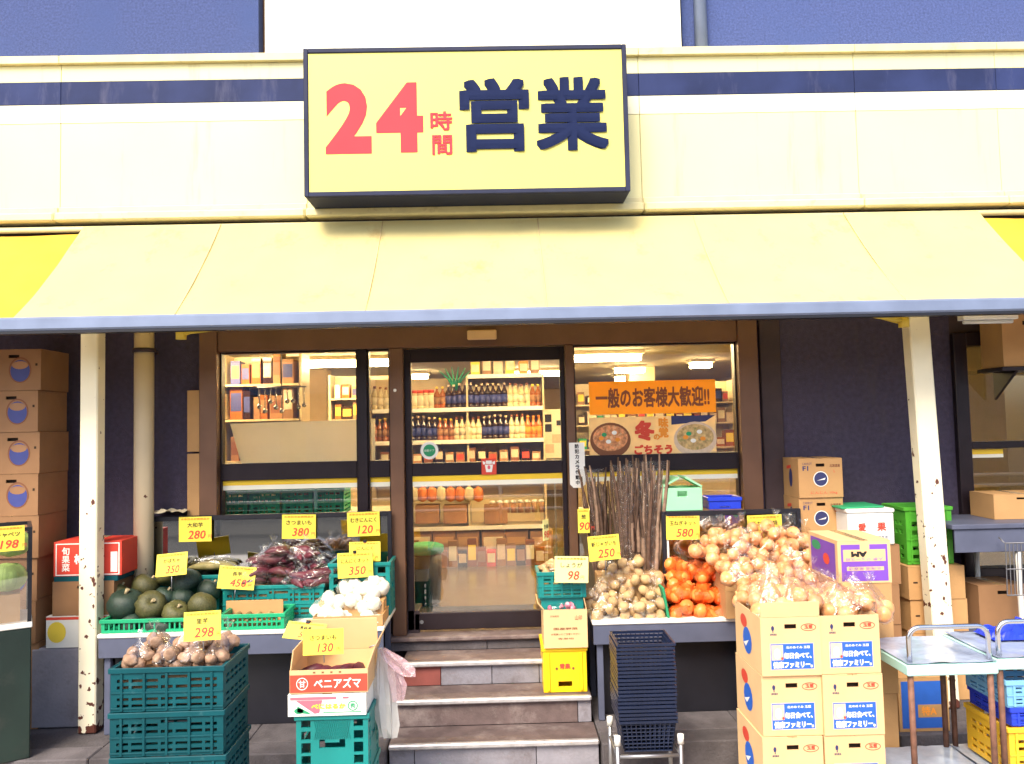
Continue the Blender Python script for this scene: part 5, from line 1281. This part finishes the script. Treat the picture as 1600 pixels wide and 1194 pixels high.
# ------------------------------------------------------------ price cards
def price(px, py, wpx, hpx, Y, nm, num, label, tilt=(0, 0, 0), m='price', strip=True, stick=.0, clip=False):
    p = at(px, py, Y); w, h = pxm(wpx, Y), pxm(hpx, Y)
    t = thing('price_card', label, 'price card', p, 0, 'yellow price cards', tuple(rad(a) for a in tilt))
    b = MB(); b.box(-w/2, w/2, 0, .003, -h/2, h/2); b.build('card', M[m], t)
    if strip: text('★本日のお買得品★', 0, h*.41, -.001, w*.88, h*.085, M['ink_orange'], t, .05)
    n = len(nm); text(nm, 0, h*.17, -.0015, min(w*.80, n*h*.21), h*.19, M['ink_black'], t, .012)
    text(num, w*.06, -h*.22, -.0015, None, h*.34, M['ink_red'], t, .012, shear=.18)
    text('円', w*.06+h*.17*len(num)*1.0, -h*.30, -.0015, None, h*.14, M['ink_red'], t, .0)
    if stick:
        b = MB(); b.tube([(0, .006, -h*.3), (0, .02, -h/2-stick)], .003, 5); b.build('wire_stick', M['steel'], t)
    if clip:
        b = MB(); b.box(-.012, .012, -.004, .008, h/2-.008, h/2+.014); b.build('clip', M['black'], t, bevel=.003)
    return t
price(305, 827, 50, 38, -.15, '大和芋', '280', 'yellow price card reading 280 on the glass screen above the yams', (0, 0, 0))
price(268, 882, 54, 34, -.52, 'かぼちゃ', '350', 'tilted yellow price card reading かぼちゃ 350 among the squash', (-14, -6, -14), stick=.10)
price(370, 903, 54, 34, -.42, '長芋', '450', 'tilted yellow price card reading 450 left of the sweet potatoes', (-12, 7, 12), stick=.08)
price(467, 823, 52, 37, -.15, 'さつまいも', '380', 'yellow price card reading 380 on the glass screen above the sweet potatoes', (0, 1, 0))
price(568, 819, 50, 37, -.15, 'むきにんにく', '120', 'yellow price card reading 120 at the right end of the left glass screen', (0, -1, 0))
price(570, 862, 48, 30, -.34, 'にんにく', '200', 'yellow price card half hidden behind the にんにくネット card', (-5, 0, 0), clip=True)
price(555, 883, 54, 38, -.40, 'にんにくネット', '350', 'yellow price card reading にんにくネット 350 on the teal crate', (-3, -2, 0), clip=True)
price(316, 978, 58, 43, -2.06, '里芋', '298', 'yellow price card reading 里芋 298 standing in the taro', (-8, -3, -4), 'price', True, .05)
price(476, 986, 62, 30, -1.60, '青森産', '580', 'yellow price card lying tilted back behind the 130 card', (-48, 4, -10), clip=True)
price(505, 1003, 62, 38, -1.93, 'さつまいも', '130', 'yellow price card reading さつまいも 130 on the open carton', (-6, -1, 0), strip=False, stick=.04)
price(893, 890, 52, 40, -.72, 'しょうが', '98', 'pale price card reading 98 on the small teal basket', (-4, 2, 0), 'price_pale')
price(944, 856, 50, 38, -.60, '新じゃがいも', '250', 'yellow price card reading 新じゃがいも 250 before the burdock', (-4, -3, 8), stick=.1)
price(912, 814, 18, 37, -.30, '葱', '90', 'narrow yellow price card seen partly beside the burdock', (0, 0, 0))
price(1067, 824, 52, 38, -.37, '玉ねぎネット', '580', 'yellow price card reading 玉ねぎネット 580 on the right glass screen', (0, 1, 0))
price(1195, 824, 54, 38, -.39, '玉ねぎ小袋', '250', 'yellow price card reading 玉ねぎ 250 above the onion heap', (0, -1, 0))
price(853, 828, 16, 32, -.56, '生姜', '98', 'small price card turned edge on over the ginger', (0, 0, 55), 'price_pale', False)
# ------------------------------------------------------------ clutter on the right
def px_carton(label, x0, x1, y0, y1, Y, d, m='card', prints=None, group=None, z0=None, holes=True, open_=False, rotz=0, **k):
    c0, c1 = at((x0+x1)/2, y0, Y), at((x0+x1)/2, y1, Y); w_ = X(x1, (y0+y1)/2, Y)-X(x0, (y0+y1)/2, Y); zb = c1.z if z0 is None else z0
    return carton(label, w_, d, c0.z-zb-.006, ((c0.x+c1.x)/2, Y+d/2, zb+.001), rotz, m, open_, holes, prints, group, **k), c0.z
def under(label, x0, x1, ytop, Y, d, n, m='card', group=None, base=PLZ, prints=None):
    """column of n cartons from the floor up to the picture height ytop"""
    zt_ = Z((x0+x1)/2, ytop, Y); h = (zt_-base)/n; w_ = X(x1, ytop, Y)-X(x0, ytop, Y); xm = X((x0+x1)/2, ytop, Y)
    words = ['at the bottom', 'second from the bottom', 'third from the bottom', 'fourth from the bottom', 'fifth from the bottom', 'sixth from the bottom', 'seventh from the bottom', 'eighth from the bottom', 'ninth from the bottom']
    p = None
    for k in range(n):
        lb = label.format('topmost' if k == n-1 and n > 1 else words[k]); loc = (xm+R.uniform(-.012, .012), Y+d/2+R.uniform(-.008, .008), base+.001+k*h); rz = R.uniform(-.02, .02)
        if p is None: p = carton(lb, w_, d, h-.006, loc, rz, m, False, True, prints, group)
        else: copy_thing(p, loc, (0, 0, rz), lb)
    return zt_, xm
def globe_print(t, w, d, h):
    y = -d/2-.0012
    ring(t, w*.0, h*.48, w*.17, h*.20, .006, y, 'ink_white'); oval(t, 0, h*.48, w*.15, h*.18, y-.0004, 'ink_navy'); q = MB(); q.quad((-w*.09, y-.001, h*.44), (w*.09, y-.001, h*.46), (w*.11, y-.001, h*.51), (0, y-.001, h*.47)); q.build('printed_shape', M['ink_white'], t)
    text('F1', -w*.34, h*.76, y, w*.13, h*.12, M['ink_navy'], t, .03); text('CARROT', -w*.30, h*.88, y, w*.22, h*.06, M['ink_navy'], t)
    text('北海道産', w*.33, h*.82, y, w*.24, h*.08, M['ink_brown'], t, .02); text('にんじん 10kg', .02, h*.12, y, w*.6, h*.08, M['ink_red'], t)
    text('L', w*.32, h*.68, y, h=h*.07, m=M['ink_red'], parent=t)
    side_shape(t, ell(0, h*.5, d*.11, h*.25), w, d, 'ink_navy'); side_shape(t, [(d*.25, h*.72), (-d*.02, h*.76), (-d*.02, h*.84), (d*.25, h*.80)], w, d, 'ink_red')
under('carton with a round navy globe by the wall, {0}', 1247, 1316, 716, -.33, .29, 6, 'card', 'F1 cartons', PLZ, globe_print)
def am_print(t, w, d, h):
    y = -d/2-.0012
    rect(t, -w*.44, w*.44, h*.05, h*.92, y, 'ink_purple'); rect(t, -w*.40, w*.40, h*.52, h*.80, y-.0006, 'card_light'); rect(t, -w*.08, w*.10, h*.80, h*.92, y-.0008, 'card_light')
    o = text('AM', -w*.10, h*.69, y-.0012, -w*.30, -h*.13, M['ink_black'], t, .06); text('人参 ジュース用', 0, h*.57, y-.0012, -w*.7, -h*.07, M['ink_purple'], t)
    rect(t, -w*.34, w*.36, h*.30, h*.39, y-.0006, 'card_light'); text('北海道 産直便', 0, h*.345, y-.0012, -w*.62, -h*.06, M['ink_purple'], t)
    side_shape(t, [(d*.42, h*.06), (-d*.42, h*.06), (-d*.42, h*.92), (d*.42, h*.92)], w, d, 'ink_purple')
    q = MB(); q.add([(-w/2-.002, yy, zz) for yy, zz in ell(-d*.12, h*.48, d*.11, h*.14)], [tuple(range(14))[::-1]]); q.build('printed_shape', M['ink_red'], t)
    q = MB(); q.add([(-w/2-.002, yy, zz) for yy, zz in ell(d*.22, h*.74, d*.16, h*.12)], [tuple(range(14))[::-1]]); q.build('printed_shape', M['ink_green'], t)
AMY = -1.5
za, xa = under('plain carton under the purple printed box, {0}', 1312, 1394, 912, AMY, .44, 4, 'card', 'cartons under the purple box', 0)
c, _ = px_carton('light carton with a purple printed front on top of the cartons right of the onions', 1311, 1393, 844, 912, AMY, .44, 'card_light', am_print, None, za+.002, rotz=-.02)
def small_print(t, w, d, h):
    y = -d/2-.0012; oval(t, w*.12, h*.78, w*.10, h*.10, y, 'ink_brown'); oval(t, w*.12, h*.78, w*.05, h*.05, y-.0005, 'card_light'); rect(t, w*.06, w*.20, h*.42, h*.46, y, 'ink_brown', 'printed_line'); rect(t, -w*.42, -w*.34, h*.5, h*.55, y, 'hole', 'printed_mark')
zb2, _ = under('carton with a small round mark behind the right post, {0}', 1420, 1508, 884, -.45, .36, 4, 'card', 'cartons behind the right post', PLZ, small_print)
zw_, xw = under('brown carton below the white foam box by the wall, {0}', 1322, 1404, 852, -.50, .34, 4, 'card_dark', 'cartons below the foam box', PLZ)
c0, c1 = at(1325, 797, -.52), at(1400, 852, -.52); w_ = c1.x-c0.x; h_ = c0.z-c1.z
t = thing('foam_box', 'white foam box with small red marks by the navy wall', 'foam box', ((c0.x+c1.x)/2, -.34, zw_+.002))
b = MB(); b.box(-w_/2, w_/2, -.17, .15, 0, h_-.03); b.build('box_body', M['box_white'], t, bevel=.008)
b = MB(); b.box(-w_/2-.006, w_/2+.006, -.176, .156, h_-.029, h_); b.build('lid', M['ink_white'], t, bevel=.008)
text('愛', -w_*.2, h_*.5, -.1725, h=h_*.22, m=M['ink_red'], parent=t, bold=.03); text('果', w_*.22, h_*.5, -.1725, h=h_*.24, m=M['ink_red'], parent=t, bold=.03); text('産地直送', w_*.2, h_*.22, -.1725, w_*.3, h_*.09, M['ink_navy'], t)
b = MB(); b.box(-w_/2, w_/2-.02, -.16, .14, 0, .012); tag(b.build('plastic_board', M['ink_green'], None, .003, ((c0.x+c1.x)/2-.03, -.32, zw_+.003+h_), (0, rad(-1), 0)), 'flat green plastic board lying on the white foam box', 'board')
gcr, _, _ = crate_px('produce_crate', 'bright green plastic crate behind the right post, beside the white foam box', 1412, 1492, 793, 872, -.40, .32, 'leaf_green_crate', 'ribs', 'crate', zb2+.003)
# table, cart parts and cartons beyond the post
c0 = at(1487, 820, -.62); zt_ = c0.z
t = thing('work_table', 'grey steel work table beyond the right post with white tubular legs', 'table', (c0.x+.8, -.35, PLZ)); hz = zt_-PLZ
b = MB(); b.box(-.8, .8, -.28, .28, hz-.035, hz); b.build('table_top', M['grey_paint'], t, bevel=.006)
b = MB(); b.box(-.78, .8, -.265, -.25, hz-.19, hz-.036); b.build('apron', M['grey_paint'], t, bevel=.003)
for x in (-.34, .72):
    for y in (-.24, .24):
        b = MB(); b.tube([(x, y, 0), (x, y, hz-.036)], .018, 10); b.build('leg', M['table_white'], t)
b = MB(); b.box(-.78, .78, -.2, .24, .45, .465); b.build('lower_shelf', M['grey_paint'], t, bevel=.003)
carton('brown carton on the lower shelf of the grey work table', .34, .3, .3, (c0.x+.42, -.30, PLZ+.467), .03, 'card_dark')
carton('brown carton standing on top of the grey work table', .40, .3, .17, (c0.x+.62, -.28, zt_+.002), -.03, 'card')
t = thing('wire_basket', 'grey wire basket hanging in front of the grey work table', 'basket', (X(1600, 850, -.72), -.72, Z(1590, 930, -.72)))
b = MB(); hb_ = Z(1590, 848, -.72)-Z(1590, 930, -.72); n = 16
for k in range(n): b.tube([(-.13+.026*k, 0, 0), (-.13+.026*k, -.01, hb_)], .0035, 4, False)
for v in (0, .5, 1): b.tube([(-.13, -.01*v, hb_*v), (.27, -.01*v, hb_*v)], .005, 5)
for k in range(3): b.tube([(-.13+.195*k, 0, hb_), (-.13+.195*k, .06, hb_+.03)], .005, 5)
b.build('wire_panel', M['rail_grey'], t)
# shelf on the wall with a carton, and the pale strip lamp, at the right edge
SY_ = -.34; c1 = at(1568, 573, SY_)
t = thing('wall_shelf', 'dark wall shelf at the right edge carrying a carton', 'shelf', (c1.x+.4, -.22, c1.z-.03))
b = MB(); b.box(-.42, .6, -.14, .168, 0, .028); b.build('shelf_board', M['dark_frame'], t, bevel=.003)
for x in (-.3, .4):
    b = MB(); b.add([(x, .168, 0), (x, -.10, -.001), (x, .168, -.2), (x+.02, .168, 0), (x+.02, -.10, -.001), (x+.02, .168, -.2)], [(0, 1, 2), (5, 4, 3), (0, 3, 4, 1), (1, 4, 5, 2), (2, 5, 3, 0)]); b.build('bracket', M['dark_frame'], t)
carton('plain carton on the dark wall shelf under the awning at the right edge', .38, .26, Z(1580, 492, SY_)-c1.z, (c1.x+.19, -.215, c1.z), 0, 'card')
c0, c1 = at(1500, 486, -.55), at(1586, 499, -.55)
t = thing('strip_light', 'pale unlit strip light hanging under the awning at the far right', 'lamp', ((c0.x+c1.x)/2, -.55, c1.z))
w_ = c1.x-c0.x; b = MB(); b.box(-w_/2, w_/2, -.04, .04, 0, .045); b.build('housing', M['ink_white'], t, bevel=.004)
b = MB(); b.tube([(-w_*.45, 0, -.014), (w_*.45, 0, -.014)], .013, 8); b.build('tube', M['box_white'], t)
for s in (-1, 1):
    b = MB(); b.tube([(s*w_*.3, 0, .046), (s*w_*.3, 0, .5)], .004, 5); b.build('hanger', M['steel'], t)
# ------------------------------------------------------------ two trolleys
def trolley(label, xl_, wd, Yf, dp, zt_):
    t = thing('trolley', label, 'trolley', (xl_+wd/2, Yf+dp/2, 0)); h = wd/2; d = dp/2
    rnd = random.Random(len(label))
    for nm, z in (('top_shelf', zt_), ('lower_shelf', .32)):
        b = MB(); b.box(-h, h, -d, d, z-.058, z-.004); sh = b.build(nm, M['mint'] if nm == 'top_shelf' else M['bar_blue'], t, bevel=.006)
        b = MB(); nx, ny = 14, 16; vs = []; fs = []
        for j in range(ny+1):
            for i in range(nx+1):
                x, y = -h+.004+(2*h-.008)*i/nx, -d+.006+(2*d-.012)*j/ny
                vs.append((x, y, z+.003+.012*max(0, noise.noise(Vector((x*7+z*9, y*4, 1.5))))+.005*noise.noise(Vector((x*26, y*19, z*3)))))
        for j in range(ny):
            for i in range(nx): fs.append((j*(nx+1)+i, j*(nx+1)+i+1, (j+1)*(nx+1)+i+1, (j+1)*(nx+1)+i))
        b.add(vs, fs, True); b.build('wrap_sheet', M['wrap'], sh)
    for sx in (-1, 1):
        for sy in (-1, 1):
            x, y = sx*(h-.028), sy*(d-.03)
            b = MB(); b.tube([(x, y, .10), (x, y, .261)], .0145, 10); b.tube([(x, y, .321), (x, y, zt_-.046)], .0145, 10); lg = b.build('leg', M['rust'], t)
            b = MB(); b.tube([(x-.014, y, .045), (x+.014, y, .045)], .045, 14); b.box(x-.02, x+.02, y-.012, y+.012, .06, .099); b.build('caster', M['black'], lg)
    b = MB(); x = h-.028; y = -d+.03; r = .055; zz = zt_+.001; hh = .172; p = [(-x, y, zz), (-x, y, zz+hh-r)]
    for k in range(1, 6): a = k/6*math.pi/2; p.append((-x+r-r*math.cos(a), y, zz+hh-r+r*math.sin(a)))
    p += [(-x+r, y, zz+hh), (x-r, y, zz+hh)]
    for k in range(1, 6): a = k/6*math.pi/2; p.append((x-r+r*math.sin(a), y, zz+hh-r+r*math.cos(a)))
    p += [(x, y, zz+hh-r), (x, y, zz)]
    b.tube(p, .0125, 10); b.build('handle', M['chrome'], t)
    return t
TF = -2.0; xL = X(1418, 1048, TF); xR = X(1561, 1046, TF); zt_ = Z(1490, 1037, TF)
trolley('rusty legged trolley with a cloudy wrapped top and a chrome hoop handle', xL, xR-xL, TF, .50, zt_)
x2 = xR+.006
trolley('second trolley at the right edge with blue and yellow crates on its lower shelf', x2, xR-xL+.03, TF+.02, .50, zt_+.012)
cw = xR-xL-.09; cx = x2+.055+cw/2+.01
crate('picking_crate', 'worn yellow crate on the lower shelf of the second trolley', 'crate', cw, .37, .235, 'orange_yellow_crate', 'ribs', (cx, TF+.25, .337))
crate('picking_crate', 'deep blue crate between the yellow and the light blue crate', 'crate', cw-.03, .36, .09, 'blue_crate', 'ribs', (cx+.01, TF+.255, .577))
crate('picking_crate', 'light blue crate on top of the crates under the second trolley', 'crate', cw-.01, .36, .13, 'light_blue_crate', 'ribs', (cx, TF+.25, .673))
# crumpled blue tarpaulin on the second trolley
c = at(1578, 1000, -1.60); b = MB(); nx, ny = 16, 12; vs = []; fs = []
for j in range(ny+1):
    for i in range(nx+1):
        u, v = i/nx*2-1, j/ny*2-1; e = max(0, 1-u*u)*max(0, 1-v*v)
        vs.append((u*.19, v*.10, .004+e**.5*(.055+.075*noise.noise(Vector((u*2.6, v*2.2, 4))))+.010*e*noise.noise(Vector((u*9, v*9, 2)))))
for j in range(ny):
    for i in range(nx): fs.append((j*(nx+1)+i, j*(nx+1)+i+1, (j+1)*(nx+1)+i+1, (j+1)*(nx+1)+i))
b.add(vs, fs); tag(b.build('tarpaulin', M['blue_tarp'], None, 0, (c.x+.03, -1.625, zt_+.026)), 'crumpled bright blue tarpaulin on the back of the second trolley', 'tarpaulin')
def bluebox(t, w, d, h):
    y = -d/2-.0012; rect(t, -w*.44, w*.46, h*.06, h*.94, y, 'ink_blue'); rect(t, -w*.12, w*.36, h*.26, h*.50, y-.0006, 'card'); text('特A', w*.10, h*.38, y-.0012, w*.3, h*.17, M['ink_orange'], t, .03)
px_carton('carton with a blue printed front on the walkway behind the first trolley', 1404, 1482, 1058, 1134, -.98, .36, 'card', bluebox, None, PLZ+.001)
px_carton('plain brown carton on the walkway left of the blue printed one', 1340, 1400, 1050, 1134, -.94, .36, 'card_dark', None, None, PLZ+.001)

# ------------------------------------------------------------ clutter on the left
def fruit_print(t, w, d, h):
    y = -d/2-.0012; ring(t, w*.12, h*.5, w*.21, h*.32, .010, y, 'ink_brown'); oval(t, w*.12, h*.48, w*.18, h*.27, y-.0005, 'l_blue'); q = MB(); q.disc((w*.12, y-.001, h*.62), w*.15, h*.10, 14); q.build('printed_shape', M['l_brown'], t); rect(t, w*.40, w*.44, h*.6, h*.66, y, 'hole', 'printed_mark')
under('fruit carton with round emblem at the left edge, {0}', -22, 62, 546, -.50, .36, 9, 'card_dark', 'fruit cartons at the left edge', PLZ, fruit_print)
for k, (y0, y1) in enumerate(((610, 706), (709, 800))):
    z1, z0 = Z(305, y0, -.08), Z(305, y1, -.08) if k == 0 else PLZ+.005
    x0, x1 = X(292, 700, -.08), X(317, 700, -.08); b = MB(); b.box(x0, x1, -.075, -.052, z0, z1); b.box(x0+.004, x1-.002, -.050, -.03, z0, z1-.01); b.box(x0, x1-.004, -.028, -.004, z0, z1-.006)
    tag(b.build('folded_cardboard', M['card'], bevel=.002), ['upper bundle of folded brown cardboard leaning beside the window frame', 'lower bundle of folded brown cardboard beside the window frame'][k], 'cardboard')
LY = -.50
c0, c1 = at(48, 1014, LY), at(132, 1100, LY); b = MB(); b.box(c0.x, c1.x, LY, LY+.36, PLZ, c0.z)
tag(b.build('concrete_block', M['concrete_light'], bevel=.012), 'pale grey concrete block behind the left post under a mango carton', 'block')
def mango(t, w, d, h):
    y = -d/2-.0012; q = MB(); q.disc((-w*.34, y, h*.5), w*.14, h*.34, 18); q.build('pictured_mango', M['ink_yellow'], t); rect(t, -w*.5, w*.5, h*.90, h*.99, y, 'ink_red'); rect(t, w*.02, w*.22, h*.40, h*.52, y, 'ink_purple', 'printed_mark'); text('マンゴー', w*.26, h*.24, y, w*.34, h*.12, M['ink_green'], t)
LB, _ = px_carton('white carton with a yellow mango picture, left of the left post', 72, 176, 962, 1013, LY, .34, 'box_white', mango, None, c0.z+.001, False)
px_carton('brown carton with a small red mark on the white mango carton', 82, 178, 908, 962, LY, .32, 'card_dark', None, None, None)
b = MB(); c0, c1 = at(84, 900, LY), at(184, 908, LY); b.box(c0.x, c1.x, LY, LY+.32, c1.z, c0.z); tag(b.build('dark_tray', M['teal_dark'], bevel=.004), 'thin dark teal tray under the red carton', 'tray')
def redbox(t, w, d, h):
    y = -d/2-.0012; rect(t, -w*.47, w*.47, h*.02, h*.97, y, 'ink_white', 'printed_frame'); rect(t, -w*.455, w*.455, h*.05, h*.94, y-.0005, 'box_red'); text('旬\n果\n菜', -w*.32, h*.5, y-.001, h=h*.72, m=M['ink_white'], parent=t, bold=.02); text('柿', -w*.12, h*.5, y-.001, h=h*.30, m=M['ink_white'], parent=t, bold=.04); text('ふるさと', w*.08, h*.24, y-.001, w*.22, h*.12, M['ink_white'], t); rect(t, w*.34, w*.44, h*.1, h*.7, y-.001, 'ink_white', 'printed_mark')
px_carton('red carton with white lettering behind the left post', 84, 190, 846, 900, LY, .30, 'box_red', redbox, None, None, False)
# cabbage case
KY = -.98; x1 = X(50, 900, KY); zt_ = Z(25, 824, KY); zb_ = Z(25, 972, KY)
CA = rad(31); ux, uy = Vector((-math.cos(CA), -math.sin(CA), 0)), Vector((-math.sin(CA), math.cos(CA), 0)); PV = Vector((x1, KY, 0))
t = thing('display_case', 'black framed glass case of cabbages at the left edge', 'display case', PV+ux*.45+uy*.22+Vector((0, 0, PLZ)), CA); h = .45
b = MB(); b.box(-h, h, -.22, .22, .0, zb_-PLZ-.035); b.build('base', M['case_green'], t, bevel=.006)
b = MB(); b.box(-h-.005, h+.005, -.225, .225, zb_-PLZ-.034, zb_-PLZ); b.build('counter', M['table_white'], t, bevel=.004)
b = MB(); z0, z1 = zb_-PLZ+.001, zt_-PLZ; e = .022
for sx in (-1, 1):
    for sy in (-1, 1): b.box(*sorted((sx*h, sx*(h-e))), *sorted((sy*.22, sy*(.22-e))), z0, z1)
for sy in (-1, 1): b.box(-h+e, h-e, *sorted((sy*.22, sy*(.22-e))), z1-e, z1)
for sx in (-1, 1): b.box(*sorted((sx*h, sx*(h-e))), -.22+e, .22-e, z1-e, z1)
b.build('frame', M['black'], t)
b = MB(); b.box(-h+e, h-e, -.214, -.208, z0, z1-e); b.build('pane', M['glass'], t)
def cabbage(label, px, py, Y, r_, mm='cabbage'):
    c = PV+ux*px+uy*Y; c.z = zb_+py; rr = r_; t = thing('cabbage', label, 'cabbage', c, R.uniform(0, 6), 'cabbages in the glass case')
    link('head', blob(rr, rr, rr*.82, px*10, 12, 9, .06).mesh('head', M[mm]), t)
    for k in range(6):
        b = MB(); a = k*1.05; vs = []; fs = []
        for i in range(6):
            for j in range(6):
                th = (i/5-.5)*1.5+a; ph = -0.9+j/5*1.9; q = rr*(1.02+.02*k/6+.06*(j/5)**3+.02*math.sin(i*2.4+k))
                vs.append((q*math.cos(ph)*math.cos(th), q*math.cos(ph)*math.sin(th), q*.84*math.sin(ph)))
        for i in range(5):
            for j in range(5): fs.append((i*6+j, i*6+j+1, (i+1)*6+j+1, (i+1)*6+j))
        b.add(vs, fs, True); b.build('outer_leaf', M['cabbage'], t)
cabbage('pale green cabbage at the front of the glass case on the left edge', .13, .26, .14, .105)
cabbage('cabbage stacked higher at the back of the glass case', .10, .45, .30, .10)
cabbage('cabbage in the upper left of the glass case at the picture edge', .32, .43, .28, .10)
carton('brown carton under the cabbages in the glass case', .6, .34, .16, PV+ux*.36+uy*.22+Vector((0, 0, zb_+.001)), CA, 'card', False, True)
price(12, 842, 44, 38, KY-.14, 'キャベツ', '198', 'yellow price card reading 198 on the cabbage case at the left edge', (0, 0, 31))

b = MB(); c = at(262, 803, -.12); nx = 14; vs = []; fs = []
for j in range(5):
    for i in range(nx+1):
        u = i/nx; vs.append((c.x-.13+.27*u, -.20+.045*j, c.z+.006+.035*abs(noise.noise(Vector((u*4, j*.7, 2))))*(1.4 if .3 < u < .8 else .5)+.012*abs(math.sin(u*9+j))))
for j in range(4):
    for i in range(nx): fs.append((j*(nx+1)+i, j*(nx+1)+i+1, (j+1)*(nx+1)+i+1, (j+1)*(nx+1)+i))
b.add(vs, fs); tag(b.build('husk_sheet', M['l_cream']), 'crumpled dry greenish sheet lying on the left corner of the glass screen', 'husk')
# ------------------------------------------------------------ the far side of the street, seen in the glass
bb = thing('opposite_building', 'pale concrete building with window bands across the street', 'building', (0, -19, 0))
b = MB(); b.box(-16, 16, -4, 0, 0, 5.2); b.build('wall', M['concrete_light'], bb)
for z in (1.0, 3.3):
    for i in range(10):
        b = MB(); b.box(-15+i*3, -12.8+i*3, .002, .05, z, z+1.3); b.build('window', M['bar_blue'], bb)
gr = thing('guard_rail', 'white steel guard rail along the far kerb', 'guard rail', (0, -11.5, 0))
for z in (.35, .62, .85):
    b = MB(); b.tube([(-14, 0, z), (14, 0, z)], .035, 8); b.build('rail', M['table_white'], gr)
for i in range(15):
    b = MB(); b.tube([(-14+i*2, .05, 0), (-14+i*2, .05, .9)], .04, 8); b.build('rail_post', M['table_white'], gr)
